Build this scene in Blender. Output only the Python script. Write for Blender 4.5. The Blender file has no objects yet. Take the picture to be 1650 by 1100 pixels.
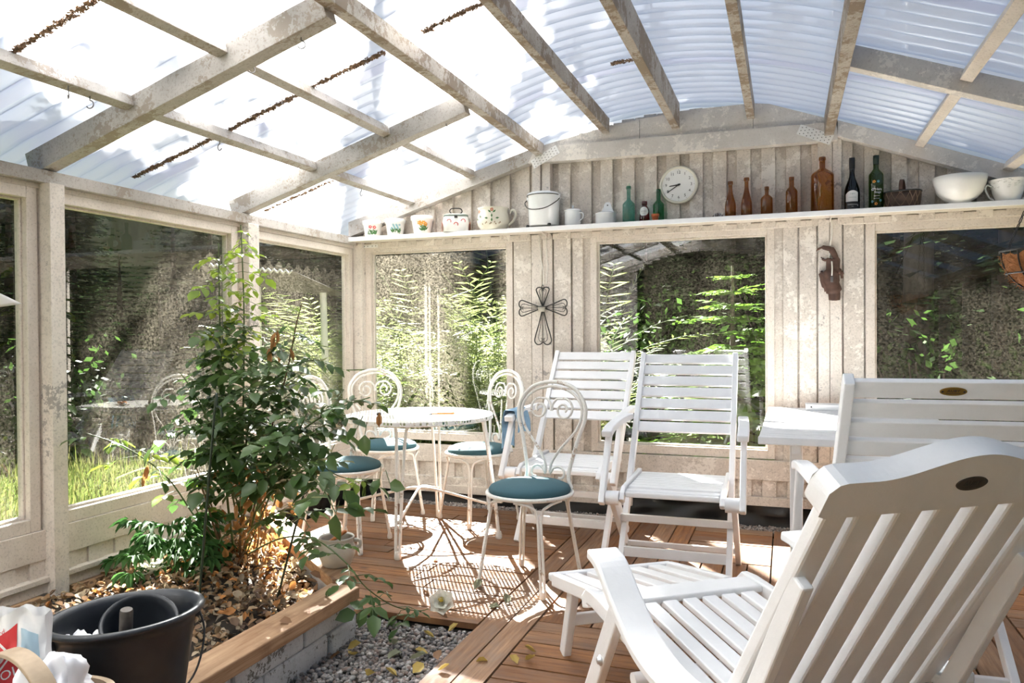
import bpy, math, random
import numpy as np
from mathutils import Vector, Matrix, noise
PI = math.pi
scene = bpy.context.scene
COL = scene.collection
R = math.radians

# ------------------------------------------------------------------ mesh helpers
class MB:
    """collects shapes and links them as ONE mesh object"""
    def __init__(s):
        s.v = []; s.f = []; s.s = []
    def add(s, vs, fs, smooth=False, M=None):
        b = len(s.v)
        for p in vs:
            p = Vector(p)
            s.v.append(tuple(M @ p) if M else tuple(p))
        for f in fs:
            s.f.append(tuple(i + b for i in f)); s.s.append(smooth)
        return s
    def box(s, x0, x1, y0, y1, z0, z1, M=None):
        vs = [(x, y, z) for z in (z0, z1) for y in (y0, y1) for x in (x0, x1)]
        return s.add(vs, [(0,2,3,1),(4,5,7,6),(0,1,5,4),(2,6,7,3),(0,4,6,2),(1,3,7,5)], M=M)
    def beam(s, p0, p1, w, t, up=(0,0,1)):
        """bar from p0 to p1, w wide sideways, t thick along 'up' """
        p0, p1, up = Vector(p0), Vector(p1), Vector(up)
        d = (p1 - p0).normalized()
        side = d.cross(up).normalized(); u = side.cross(d).normalized()
        vs = []
        for p in (p0, p1):
            for a, b in ((-1,-1),(1,-1),(1,1),(-1,1)):
                vs.append(p + side*(a*w/2) + u*(b*t/2))
        return s.add(vs, [(0,1,2,3),(7,6,5,4),(0,4,5,1),(1,5,6,2),(2,6,7,3),(3,7,4,0)])
    def tube(s, pts, r, n=8, closed=False, caps=True):
        pts = [Vector(p) for p in pts]; m = len(pts)
        rs = r if isinstance(r, (list, tuple)) else [r]*m
        vs = []; nrm = None
        for i, p in enumerate(pts):
            if closed: d = pts[(i+1) % m] - pts[i-1]
            else: d = pts[min(i+1, m-1)] - pts[max(i-1, 0)]
            if d.length < 1e-9: d = Vector((0,0,1))
            d.normalize()
            if nrm is None:
                nrm = d.orthogonal().normalized()
            else:
                nrm = (nrm - d*nrm.dot(d))
                nrm = nrm.normalized() if nrm.length > 1e-6 else d.orthogonal().normalized()
            bn = d.cross(nrm)
            for k in range(n):
                a = 2*PI*k/n
                vs.append(p + (nrm*math.cos(a) + bn*math.sin(a))*rs[i])
        fs = []
        for i in range(m if closed else m-1):
            j = (i+1) % m
            for k in range(n):
                fs.append((i*n+k, i*n+(k+1) % n, j*n+(k+1) % n, j*n+k))
        s.add(vs, fs, True)
        if not closed and caps:
            s.add(vs[:n], [tuple(range(n))[::-1]]); s.add(vs[-n:], [tuple(range(n))])
        return s
    def lathe(s, prof, n=24, M=None, smooth=True, sx=1, sy=1):
        vs = []; fs = []
        for r, z in prof:
            for k in range(n):
                a = 2*PI*k/n
                vs.append((r*math.cos(a)*sx, r*math.sin(a)*sy, z))
        for i in range(len(prof)-1):
            for k in range(n):
                fs.append((i*n+k, i*n+(k+1) % n, (i+1)*n+(k+1) % n, (i+1)*n+k))
        s.add(vs, fs, smooth, M)
        m = len(prof)-1
        if prof[0][0] > 1e-6: s.add(vs[:n], [tuple(range(n))[::-1]], False, M)
        if prof[m][0] > 1e-6: s.add(vs[m*n:], [tuple(range(n))], False, M)
        return s
    def prism(s, poly, z0, z1, M=None, smooth=False):
        n = len(poly)
        vs = [(x, y, z0) for x, y in poly] + [(x, y, z1) for x, y in poly]
        s.add(vs, [tuple(range(n))[::-1], tuple(range(n, 2*n))], False, M)
        return s.add(vs, [(i, (i+1) % n, n+(i+1) % n, n+i) for i in range(n)], smooth, M)
    def grid(s, fn, nu, nv, smooth=True, M=None):
        vs = [fn(i/(nu-1), j/(nv-1)) for j in range(nv) for i in range(nu)]
        return s.add(vs, [(j*nu+i, j*nu+i+1, (j+1)*nu+i+1, (j+1)*nu+i) for j in range(nv-1) for i in range(nu-1)], smooth, M)
    def build(s, name, mat, parent=None, bevel=0, loc=None, seg=2, subd=0):
        me = bpy.data.meshes.new(name)
        me.from_pydata(s.v, [], s.f); me.update()
        me.polygons.foreach_set('use_smooth', s.s)
        me.materials.append(mat)
        o = bpy.data.objects.new(name, me); COL.objects.link(o)
        if parent: o.parent = parent
        if loc: o.location = loc
        if bevel:
            m = o.modifiers.new('bevel', 'BEVEL'); m.width = bevel; m.segments = seg
            m.limit_method = 'ANGLE'; m.angle_limit = R(40)
        if subd:
            m = o.modifiers.new('subd', 'SUBSURF'); m.levels = subd; m.render_levels = subd
        return o

def np_mesh(name, v, f, mat, parent=None, cols=None, smooth=False):
    """big meshes: v (N,3), f (M,k) arrays; cols (M,3) one colour per face"""
    me = bpy.data.meshes.new(name)
    v = np.asarray(v, np.float32); f = np.asarray(f, np.int32); k = f.shape[1]
    me.vertices.add(len(v)); me.vertices.foreach_set('co', v.ravel())
    me.loops.add(f.size); me.loops.foreach_set('vertex_index', f.ravel())
    me.polygons.add(len(f))
    me.polygons.foreach_set('loop_start', np.arange(0, f.size, k, dtype=np.int32))
    me.polygons.foreach_set('use_smooth', np.full(len(f), smooth, dtype=bool))
    if cols is not None:
        a = me.color_attributes.new('Col', 'FLOAT_COLOR', 'CORNER')
        c = np.ones((f.size, 4), np.float32); c[:, :3] = np.repeat(np.asarray(cols, np.float32), k, 0)
        a.data.foreach_set('color', c.ravel())
    me.update(); me.validate()
    me.materials.append(mat)
    o = bpy.data.objects.new(name, me); COL.objects.link(o)
    if parent: o.parent = parent
    return o

def thing(name, label, cat, loc=(0,0,0), rz=0, group=None):
    o = bpy.data.objects.new(name, None); COL.objects.link(o)
    o.empty_display_size = .1
    o.location = loc; o.rotation_euler = (0, 0, rz)
    tag(o, label, cat, group); return o
def tag(o, label, cat, group=None, kind=None):
    o['label'] = label; o['category'] = cat
    if group: o['group'] = group
    if kind: o['kind'] = kind
    return o
def struct(o):
    o['kind'] = 'structure'; return o
def dup(root, loc, rz, label=None, group=None):
    kids = [c for c in bpy.data.objects if c.parent == root]
    r = root.copy(); COL.objects.link(r); r.location = loc; r.rotation_euler = (0, 0, rz)
    if label: r['label'] = label
    if group: r['group'] = group
    for ch in kids:
        c = ch.copy(); COL.objects.link(c); c.parent = r
        for g in [g for g in bpy.data.objects if g.parent == ch]:
            d = g.copy(); COL.objects.link(d); d.parent = c
    return r
def text_mb(txt, size, M, depth=.0004):
    cu = bpy.data.curves.new('t', 'FONT'); cu.body = txt; cu.size = size
    cu.align_x = 'CENTER'; cu.align_y = 'CENTER'; cu.extrude = depth; cu.resolution_u = 3
    o = bpy.data.objects.new('t', cu); COL.objects.link(o)
    dg = bpy.context.evaluated_depsgraph_get(); dg.update()
    me = bpy.data.meshes.new_from_object(o.evaluated_get(dg))
    vs = [tuple(v.co) for v in me.vertices]; fs = [tuple(p.vertices) for p in me.polygons]
    bpy.data.objects.remove(o); bpy.data.curves.remove(cu); bpy.data.meshes.remove(me)
    return [M @ Vector(v) for v in vs], fs
def bez(pts, n=8):
    """smooth curve through points (Catmull-Rom)"""
    P = [Vector(p) for p in pts]; out = []
    for i in range(len(P)-1):
        a = P[max(i-1, 0)]; b = P[i]; c = P[i+1]; d = P[min(i+2, len(P)-1)]
        for k in range(n):
            t = k/n
            out.append(.5*((2*b) + (c-a)*t + (2*a-5*b+4*c-d)*t*t + (3*b-a-3*c+d)*t**3))
    out.append(P[-1]); return out

# camera model (also used to read places off a survey of the photograph at a known distance)
FPX = 1220.96
YAW, PIT, ROL = R(19.9203), R(.62336), R(-.37374)
CAMZ = 1.25
_f = Vector((-math.sin(YAW)*math.cos(PIT), math.cos(YAW)*math.cos(PIT), -math.sin(PIT)))
_r = Vector((math.cos(YAW), math.sin(YAW), 0)); _u = _r.cross(_f)
_r, _u = _r*math.cos(ROL) + _u*math.sin(ROL), _u*math.cos(ROL) - _r*math.sin(ROL)
def W(x, y, d):
    return Vector((0, 0, CAMZ)) + (_f + _r*((x-825)/FPX) - _u*((y-550)/FPX))*d

# ------------------------------------------------------------------ materials
class NT:
    def __init__(s, name):
        s.m = bpy.data.materials.new(name); s.m.use_nodes = True
        s.t = s.m.node_tree; s.t.nodes.clear()
        s.out = s.t.nodes.new('ShaderNodeOutputMaterial')
    def n(s, typ, **kw):
        nd = s.t.nodes.new('ShaderNode' + typ)
        for k, v in kw.items():
            if k in nd.inputs.keys() if isinstance(k, str) else False: s.put(nd, k, v)
            elif hasattr(nd, k): setattr(nd, k, v)
        return nd
    def put(s, nd, k, v):
        if hasattr(v, 'is_linked') or isinstance(v, bpy.types.NodeSocket): s.t.links.new(v, nd.inputs[k])
        else: nd.inputs[k].default_value = v
    def link(s, a, b): s.t.links.new(a, b)
    def noise(s, vec, scale, detail=4, rough=.6):
        nd = s.t.nodes.new('ShaderNodeTexNoise'); s.link(vec, nd.inputs['Vector'])
        nd.inputs['Scale'].default_value = scale; nd.inputs['Detail'].default_value = detail; nd.inputs['Roughness'].default_value = rough
        return nd.outputs['Fac']
    def ramp(s, fac, stops):
        nd = s.t.nodes.new('ShaderNodeValToRGB'); s.link(fac, nd.inputs['Fac'])
        e = nd.color_ramp.elements
        while len(e) < len(stops): e.new(.5)
        for el, (p, c) in zip(e, stops):
            el.position = p; el.color = (c, c, c, 1) if isinstance(c, (int, float)) else (*c, 1)
        return nd.outputs['Color']
    def mix(s, fac, a, b, mode='MIX'):
        nd = s.t.nodes.new('ShaderNodeMix'); nd.data_type = 'RGBA'; nd.blend_type = mode
        for sk, v in ((nd.inputs[0], fac), (nd.inputs[6], a), (nd.inputs[7], b)):
            if isinstance(v, bpy.types.NodeSocket): s.link(v, sk)
            elif isinstance(v, (int, float)): sk.default_value = v
            else: sk.default_value = (*v, 1)
        return nd.outputs[2]
    def math(s, op, a, b=0.0):
        nd = s.t.nodes.new('ShaderNodeMath'); nd.operation = op
        for i, v in enumerate((a, b)):
            if isinstance(v, bpy.types.NodeSocket): s.link(v, nd.inputs[i])
            else: nd.inputs[i].default_value = v
        return nd.outputs[0]
    def obj(s, sc=(1,1,1), coord='Object'):
        tc = s.t.nodes.new('ShaderNodeTexCoord'); mp = s.t.nodes.new('ShaderNodeMapping')
        mp.inputs['Scale'].default_value = sc; s.link(tc.outputs[coord], mp.inputs['Vector'])
        return mp.outputs['Vector']
    def mixsh(s, fac, a, b):
        nd = s.t.nodes.new('ShaderNodeMixShader')
        if isinstance(fac, bpy.types.NodeSocket): s.link(fac, nd.inputs[0])
        else: nd.inputs[0].default_value = fac
        s.link(a, nd.inputs[1]); s.link(b, nd.inputs[2]); return nd.outputs[0]
    def bsdf(s, typ, col=None, rough=None):
        nd = s.t.nodes.new('ShaderNodeBsdf' + typ)
        if col is not None:
            if isinstance(col, bpy.types.NodeSocket): s.link(col, nd.inputs['Color'])
            else: nd.inputs['Color'].default_value = (*col, 1)
        if rough is not None: nd.inputs['Roughness'].default_value = rough
        return nd.outputs[0]
    def principled(s, col, rough=.6, metal=0, bump=None, bstr=.2, spec=.5, bdist=.01):
        nd = s.t.nodes.new('ShaderNodeBsdfPrincipled')
        if isinstance(col, bpy.types.NodeSocket): s.link(col, nd.inputs['Base Color'])
        else: nd.inputs['Base Color'].default_value = (*col, 1)
        if isinstance(rough, bpy.types.NodeSocket): s.link(rough, nd.inputs['Roughness'])
        else: nd.inputs['Roughness'].default_value = rough
        nd.inputs['Metallic'].default_value = metal; nd.inputs['Specular IOR Level'].default_value = spec
        if bump is not None:
            b = s.t.nodes.new('ShaderNodeBump'); b.inputs['Strength'].default_value = bstr; b.inputs['Distance'].default_value = bdist
            s.link(bump, b.inputs['Height']); s.link(b.outputs[0], nd.inputs['Normal'])
        return nd.outputs[0]
    def shine(s, f0=.045):
        lw = s.t.nodes.new('ShaderNodeLayerWeight'); lw.inputs['Blend'].default_value = .5
        return s.math('ADD', s.math('MULTIPLY', s.math('POWER', lw.outputs['Facing'], 5.0), 1-f0), f0)
    def done(s, sh):
        s.link(sh, s.out.inputs['Surface']); return s.m

def srgb(r, g, b):
    f = lambda c: (c/255/12.92) if c <= 10 else ((c/255+.055)/1.055)**2.4
    return (f(r), f(g), f(b))
def plain(name, col, rough=.5, metal=0, spec=.5, var=.06, scale=30):
    t = NT(name); c = t.mix(t.noise(t.obj(), scale), tuple(x*(1-var*2) for x in col), tuple(min(1, x*(1+var)) for x in col))
    return t.done(t.principled(c, rough, metal, spec=spec))
def painted(name, c1, c2, dark, peel=.0, speck=.5, rough=.65, sc=(1,1,1), scale=6.0, pc=None):
    """old paint: cloudy base, dirt specks, flaked patches"""
    t = NT(name); v = t.obj(sc)
    base = t.mix(t.ramp(t.noise(v, scale, 6, .7), [(.3, 0), (.7, 1)]), c1, c2)
    spk = t.ramp(t.noise(v, 90, 3, .8), [(.62 - .12*speck, 0), (.74 - .1*speck, 1)])
    base = t.mix(t.math('MULTIPLY', spk, .55*speck), base, dark)
    if peel:
        pn = t.ramp(t.math('ADD', t.noise(v, 5, 8, .75), t.math('MULTIPLY', t.noise(v, 40, 4, .8), .25)), [(.78 - .22*peel, 0), (.80 - .22*peel, 1)])
        base = t.mix(pn, base, pc or dark)
    return t.done(t.principled(base, rough, bump=t.noise(v, 60, 5), bstr=.25, bdist=.004))
def leafy(name, col, col2, trans=.45, rough=.4, scale=3.0, attr=False, spec=.5):
    t = NT(name)
    if attr:
        nd = t.t.nodes.new('ShaderNodeVertexColor'); nd.layer_name = 'Col'; c = nd.outputs['Color']
    else:
        c = t.mix(t.ramp(t.noise(t.obj(), scale, 3), [(.35, 0), (.65, 1)]), col, col2)
    p = t.principled(c, rough, spec=spec)
    tr = t.bsdf('Translucent', t.mix(.5, c, c, 'MIX'))
    return t.done(t.mixsh(trans, p, tr))
def glassy(name, tint, gloss=.10, body=.15, bodycol=None, rough=.03):
    """thin coloured glass: tinted see-through, a little body colour, sharp shine"""
    t = NT(name); sh = t.shine()
    tp = t.bsdf('Transparent', tint); tl = t.bsdf('Translucent', bodycol or tint)
    a = t.mixsh(body, tp, tl)
    g = t.bsdf('Glossy', (1,1,1), rough)
    return t.done(t.mixsh(sh, a, g))

M = {}
warm1, warm2 = (.53,.475,.42), (.68,.62,.56)
M['wall'] = painted('wall_paint', warm1, warm2, (.20,.17,.15), peel=.5, speck=.85, pc=(.74,.69,.63))
M['trim'] = painted('trim_paint', (.60,.535,.475), (.71,.645,.58), (.2,.17,.14), peel=.0, speck=.75)
M['post'] = painted('flaking_post_paint', (.62,.56,.50), (.73,.67,.61), (.34,.31,.29), peel=.2, speck=.95)
M['rafter'] = painted('weathered_rafter_paint', (.37,.345,.32), (.50,.47,.445), (.20,.155,.12), peel=.5, speck=.85, pc=(.31,.265,.22))
M['purlin'] = painted('stained_purlin_wood', (.33,.28,.23), (.48,.44,.40), (.12,.09,.06), peel=.7, speck=.9, pc=(.23,.175,.125))
M['beam'] = painted('flaking_beam_paint', (.54,.50,.46), (.66,.62,.58), (.25,.21,.18), peel=.55, speck=.6, pc=(.74,.69,.63))
M['white'] = painted('white_gloss_paint', (.80,.80,.80), (.86,.86,.86), (.5,.48,.45), peel=0, speck=.02, rough=.35)
M['white_worn'] = painted('worn_white_paint', (.80,.805,.82), (.87,.875,.89), (.30,.28,.26), peel=0, speck=.12, rough=.45)
M['bistro'] = painted('white_enamelled_iron', (.72,.70,.66), (.82,.81,.78), (.30,.2,.13), peel=.2, speck=.5, rough=.4, pc=(.45,.36,.29))
M['teal'] = plain('teal_cushion_cloth', (.036,.105,.13), .85, var=.15, scale=200)
M['blackmetal'] = plain('black_iron', (.02,.018,.016), .5)
M['steel'] = plain('galvanised_steel', (.55,.56,.58), .4, .8)
M['hook'] = plain('dull_hook_wire', (.16,.15,.15), .45, .6)
M['plate'] = plain('punched_plate_metal', (.80,.79,.77), .5, .1)
M['black_film'] = plain('black_plastic_film', (.008,.008,.009), .28, var=.3, scale=9)
M['blackplastic'] = plain('black_bucket_plastic', (.017,.020,.025), .42, var=.2, scale=40)
M['brass'] = plain('aged_brass', (.33,.21,.05), .4, .7)
M['badge'] = plain('dark_badge_metal', (.07,.06,.05), .5, .4)
M['dark'] = plain('dark_lettering', (.03,.028,.025), .6)
M['enamel'] = plain('white_enamel', (.80,.82,.84), .18, var=.03)
M['cream'] = plain('cream_ceramic', (.74,.71,.60), .2, var=.04)
M['ceramic'] = plain('white_ceramic', (.82,.81,.78), .25, var=.03)
M['terracotta'] = plain('terracotta', (.46,.12,.045), .8)
M['red'] = plain('red_print', (.55,.05,.05), .5)
M['orange'] = plain('orange_print', (.75,.30,.03), .5)
M['blueprint'] = plain('blue_print', (.12,.35,.42), .5)
M['greenprint'] = plain('green_print', (.06,.16,.05), .5)
M['greyprint'] = plain('grey_print', (.2,.24,.2), .5)
M['label'] = plain('paper_label', (.72,.71,.70), .7)
M['blackcap'] = plain('black_cap', (.012,.011,.012), .4)
M['cork'] = plain('pale_stopper', (.65,.62,.5), .7)
M['teal_glass'] = glassy('teal_bottle_glass', (.45,.74,.66), body=.35, bodycol=(.15,.42,.37))
M['green_glass'] = glassy('green_bottle_glass', (.22,.62,.36), body=.35, bodycol=(.05,.34,.16))
M['amber_glass'] = glassy('amber_bottle_glass', (.72,.44,.13), body=.30, bodycol=(.36,.145,.02))
M['red_glass'] = glassy('red_sauce_glass', (.30,.015,.02), body=.6, bodycol=(.33,.016,.022))
M['dark_glass'] = glassy('dark_wine_glass', (.03,.05,.03), body=.3, bodycol=(.004,.008,.004), rough=.08)
M['olive_glass'] = glassy('olive_wine_glass', (.28,.44,.10), body=.3, bodycol=(.07,.15,.02))
M['bark_basket'] = plain('dark_birch_bark', (.085,.05,.035), .7, var=.4, scale=25)
M['splint'] = plain('pale_splint_wood', (.40,.30,.20), .7, var=.25, scale=18)
M['driftwood'] = plain('brown_driftwood', (.10,.05,.035), .75, var=.6, scale=22)
M['coir'] = plain('orange_coir', (.42,.17,.055), .9, var=.4, scale=60)
M['bluecloth'] = plain('blue_cloth', (.24,.40,.56), .9, var=.12, scale=60)
M['paper'] = plain('white_crumpled_paper', (.80,.80,.83), .75, var=.03)
M['bagwhite'] = plain('bag_white_print', (.78,.78,.78), .45)
M['bagblue'] = plain('bag_pale_blue_print', (.42,.58,.68), .45, var=.15, scale=12)
M['bagred'] = plain('bag_red_print', (.62,.035,.04), .45)
M['wood_handle'] = plain('grey_wooden_handle', (.12,.10,.085), .7, var=.4, scale=40)
M['orange_handle'] = plain('orange_shear_grip', (.55,.19,.06), .5)
M['cord'] = plain('white_cord', (.75,.72,.66), .6)
M['stake'] = plain('dark_green_stake', (.012,.028,.014), .45)
M['bark'] = plain('tree_bark', (.055,.042,.032), .9, var=.4, scale=8)
M['birchbark'] = plain('birch_bark', (.45,.43,.40), .8, var=.4, scale=5)
M['shadewood'] = plain('dark_weathered_wood', (.10,.085,.07), .8, var=.3)
M['canvas_white'] = plain('white_post_paint', (.72,.70,.66), .6)
M['soil'] = plain('dark_soil', (.045,.033,.024), .95, var=.5, scale=25)
M['concrete'] = painted('lime_washed_blocks', (.45,.46,.48), (.58,.59,.60), (.16,.15,.14), peel=.35, speck=.7, rough=.9)
M['pot_clay'] = plain('glazed_grey_pot', (.50,.47,.40), .35, var=.1)
M['rose_leaf'] = leafy('rose_leaf', (.042,.09,.022), (.095,.16,.048), .36, .34)
M['young_leaf'] = leafy('young_rose_leaf', (.16,.26,.03), (.30,.38,.05), .5, .4)
M['dry_leaf'] = leafy('dried_leaf', (.30,.13,.04), (.48,.26,.10), .4, .7)
M['peony_leaf'] = leafy('peony_leaf', (.03,.09,.022), (.07,.16,.04), .4, .6, spec=.25)
M['litter'] = leafy('leaf_litter', 0, 0, .3, .75, attr=True)
M['petal'] = leafy('white_petal', (.80,.78,.66), (.86,.84,.76), .4, .5)
M['stamen'] = plain('yellow_stamens', (.55,.38,.04), .7)
M['stem'] = plain('green_stem', (.07,.11,.03), .55)
M['oldstem'] = plain('brown_stem', (.16,.10,.05), .8, var=.3)
M['pebble'] = leafy('pebbles', 0, 0, .0, .8, attr=True)
M['weave'] = plain('pale_bark_weave', (.19,.125,.08), .7, var=.3, scale=40)
M['grass'] = leafy('lawn_grass', (.10,.19,.025), (.20,.30,.05), .5, .7, attr=True, spec=.15)
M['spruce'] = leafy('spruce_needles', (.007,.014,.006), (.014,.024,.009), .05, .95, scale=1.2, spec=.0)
M['bushleaf'] = leafy('shrub_leaf', (.025,.055,.012), (.05,.10,.02), .4, .7, scale=1.5, spec=.15)
M['fern'] = leafy('fern_frond', (.11,.17,.04), (.27,.30,.12), .5, .7, scale=2, spec=.2)
M['birchleaf'] = leafy('birch_leaf', (.035,.07,.018), (.07,.115,.028), .4, .7, spec=.15)
def m_ground():
    """mown grass beside and behind the house; forest and front ground darkened to cut bounce"""
    t = NT('lawn_and_forest_floor'); v = t.obj(); sep = t.t.nodes.new('ShaderNodeSeparateXYZ'); t.link(v, sep.inputs[0])
    dx = t.math('ADD', sep.outputs[0], .7); dy = t.math('SUBTRACT', sep.outputs[1], 2.0)
    d = t.math('SQRT', t.math('ADD', t.math('MULTIPLY', dx, dx), t.math('MULTIPLY', dy, dy)))
    d = t.math('ADD', d, t.math('MULTIPLY', t.noise(v, .7, 4), 2.0))
    d = t.math('ADD', d, t.math('MULTIPLY', t.math('LESS_THAN', sep.outputs[1], -1.2), 20.0))  # unseen ground in front kept dark to cut green bounce indoors
    far = t.ramp(t.math('DIVIDE', d, 20.0), [(.46, 0), (.52, 1)])
    gr = t.mix(t.noise(v, 6, 6, .7), (.04,.06,.012), (.10,.12,.035))
    c = t.mix(far, gr, t.mix(t.noise(v, 2, 4), (.006,.007,.004), (.012,.013,.008)))
    return t.done(t.principled(c, 1.0, spec=0))
M['sunlit_spruce'] = leafy('sunlit_spruce_needles', (.05,.12,.015), (.14,.23,.035), .4, .7, scale=2, spec=.1)  # brighter copy of the spruce green: sunlight put into the colour
M['ground'] = m_ground()
M['moss'] = plain('moss_and_bark_debris', (.30,.19,.12), .95, var=.6, scale=60)

def m_deck():
    t = NT('deck_boards')
    uv = t.t.nodes.new('ShaderNodeUVMap'); uv.uv_map = 'UV'
    mp = t.t.nodes.new('ShaderNodeMapping'); t.link(uv.outputs[0], mp.inputs['Vector']); mp.inputs['Scale'].default_value = (2.2, 34, 1)
    at = t.t.nodes.new('ShaderNodeVertexColor'); at.layer_name = 'Col'
    sep = t.t.nodes.new('ShaderNodeSeparateColor'); t.link(at.outputs['Color'], sep.inputs[0])
    g = t.noise(mp.outputs[0], 1.6, 6, .65)
    mp2 = t.t.nodes.new('ShaderNodeMapping'); t.link(uv.outputs[0], mp2.inputs['Vector']); mp2.inputs['Scale'].default_value = (3, 7, 1)
    blotch = t.noise(mp2.outputs[0], 1.3, 5, .7)
    c = t.mix(t.ramp(g, [(.32, 0), (.68, 1)]), (.17,.060,.018), (.41,.195,.072))
    c = t.mix(t.math('MULTIPLY', t.ramp(blotch, [(.42, 0), (.70, 1)]), .85), c, (.10,.038,.014))
    grey = t.mix(t.ramp(g, [(.3, 0), (.7, 1)]), (.20,.13,.08), (.44,.34,.25))
    c = t.mix(sep.outputs[0], c, grey)
    c = t.mix(t.math('MULTIPLY', sep.outputs[1], .6), c, (.10,.040,.015))
    vor = t.t.nodes.new('ShaderNodeTexVoronoi'); t.link(mp2.outputs[0], vor.inputs['Vector']); vor.inputs['Scale'].default_value = .55
    knot = t.ramp(vor.outputs['Distance'], [(.03, 1), (.075, 0)])
    c = t.mix(t.math('MULTIPLY', knot, .8), c, (.05,.022,.01))
    return t.done(t.principled(c, t.ramp(blotch, [(.4, .75), (.7, .42)]), bump=g, bstr=.35, bdist=.004))
M['deck'] = m_deck()
def m_timber():
    t = NT('bed_timber'); v = t.obj((3, 3, 40))
    v2 = t.obj()
    g = t.noise(t.obj((22, 2.2, 60)), 1.5, 6, .65)
    c = t.mix(t.ramp(g, [(.3, 0), (.7, 1)]), (.26,.13,.06), (.52,.34,.20))
    c = t.mix(t.math('MULTIPLY', t.ramp(t.noise(v2, 9, 5), [(.52, 0), (.7, 1)]), .5), c, (.14,.06,.03))
    return t.done(t.principled(c, .75, bump=g, bstr=.3, bdist=.004))
M['timber'] = m_timber()
def m_window(name, amt):
    """old pane: clear glass, a thin film of dust that catches the sun, mirror shine"""
    t = NT(name); v = t.obj()
    sh = t.shine(.075)
    vs = t.obj((1, 1, .35))
    big = t.ramp(t.noise(vs, 2.6, 4, .6), [(.36, 0), (.72, 1)])
    fine = t.ramp(t.noise(v, 75, 4, .85), [(.42, .08), (.66, 1)])
    dust = t.math('MULTIPLY', t.math('ADD', t.math('MULTIPLY', big, .10*amt), .018*amt), fine)
    tp = t.bsdf('Transparent', (.93,.95,.93))
    tl = t.bsdf('Translucent', (.52,.47,.36))
    a = t.mixsh(dust, tp, tl)
    g = t.bsdf('Glossy', (1,1,1), .0)
    return t.done(t.mixsh(sh, a, g))
M['window'] = m_window('dusty_window_glass', 1.5); M['window_clean'] = m_window('cleaner_window_glass', .28)
def m_sheet():
    """clear corrugated plastic gone milky: mostly scatters, a little straight through"""
    t = NT('milky_corrugated_plastic'); v = t.obj()
    stain = t.ramp(t.noise(t.obj((.6, 3, 1)), 2.2, 6, .65), [(.58, 0), (.8, 1)])
    sep = t.t.nodes.new('ShaderNodeSeparateXYZ'); t.link(v, sep.inputs[0])
    # doubled sheet where two sheets lap (every 1.08 m along the house)
    lap = t.math('LESS_THAN', t.math('FRACT', t.math('DIVIDE', t.math('ADD', sep.outputs[1], 5.4-3.19), 1.08)), .085)
    col = t.mix(t.math('MULTIPLY', stain, .35), (.93,.95,.97), (.62,.58,.48))
    col = t.mix(t.math('MULTIPLY', lap, .3), col, (.62,.58,.80))
    tl = t.bsdf('Translucent', col)
    df = t.bsdf('Diffuse', t.mix(.5, col, (.8,.8,.8), 'MULTIPLY'))
    tp = t.bsdf('Transparent', (.92,.95,.97))
    a = t.mixsh(.08, tl, df)
    b = t.mixsh(.13, a, tp)
    g = t.bsdf('Glossy', (1,1,1), .25)
    return t.done(t.mixsh(.05, b, g))
M['sheet'] = m_sheet()
def m_perf():
    """punched sheet steel: rows of round holes"""
    t = NT('punched_white_steel'); v = t.obj((1,1,0))
    sep = t.t.nodes.new('ShaderNodeSeparateXYZ'); t.link(v, sep.inputs[0])
    P = .021
    def cell(ox, oy):
        fx = t.math('SUBTRACT', t.math('FRACT', t.math('ADD', t.math('DIVIDE', sep.outputs[0], P), ox)), .5)
        fy = t.math('SUBTRACT', t.math('FRACT', t.math('ADD', t.math('DIVIDE', sep.outputs[1], P*1.732), oy)), .5)
        fy = t.math('MULTIPLY', fy, 1.732)
        return t.math('ADD', t.math('MULTIPLY', fx, fx), t.math('MULTIPLY', fy, fy))
    d = t.math('MINIMUM', cell(100, 100), cell(100.5, 100.5))
    hole = t.math('LESS_THAN', d, .285**2)
    return t.done(t.mixsh(hole, t.principled((.82,.81,.78), .4), t.bsdf('Transparent', (1,1,1))))
M['perf'] = m_perf()
# ------------------------------------------------------------------ the house
XL, XR, YB, YF, XC = -3.19, 1.82, 5.22, -1.5, -.685
ROOF = [(-3.47,2.03),(-3.19,2.125),(-2.643,2.29),(-2.149,2.45),(-1.637,2.60)]
for k in range(1, 12):
    a = -1 + 2*k/12
    ROOF.append((XC + .953*a, 2.60 + .18*(1 - a*a)))
ROOF += [(.27,2.60),(.751,2.43),(1.209,2.25),(1.82,2.02),(2.08,1.92)]
def roof_z(x):
    for (a, za), (b, zb) in zip(ROOF, ROOF[1:]):
        if a <= x <= b: return za + (zb-za)*(x-a)/(b-a)
    return 1.9
trim_no = [0]
def trim(mb, mat, bevel=.003):
    trim_no[0] += 1
    return struct(mb.build('trim_%d' % trim_no[0], mat, bevel=bevel))

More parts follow.
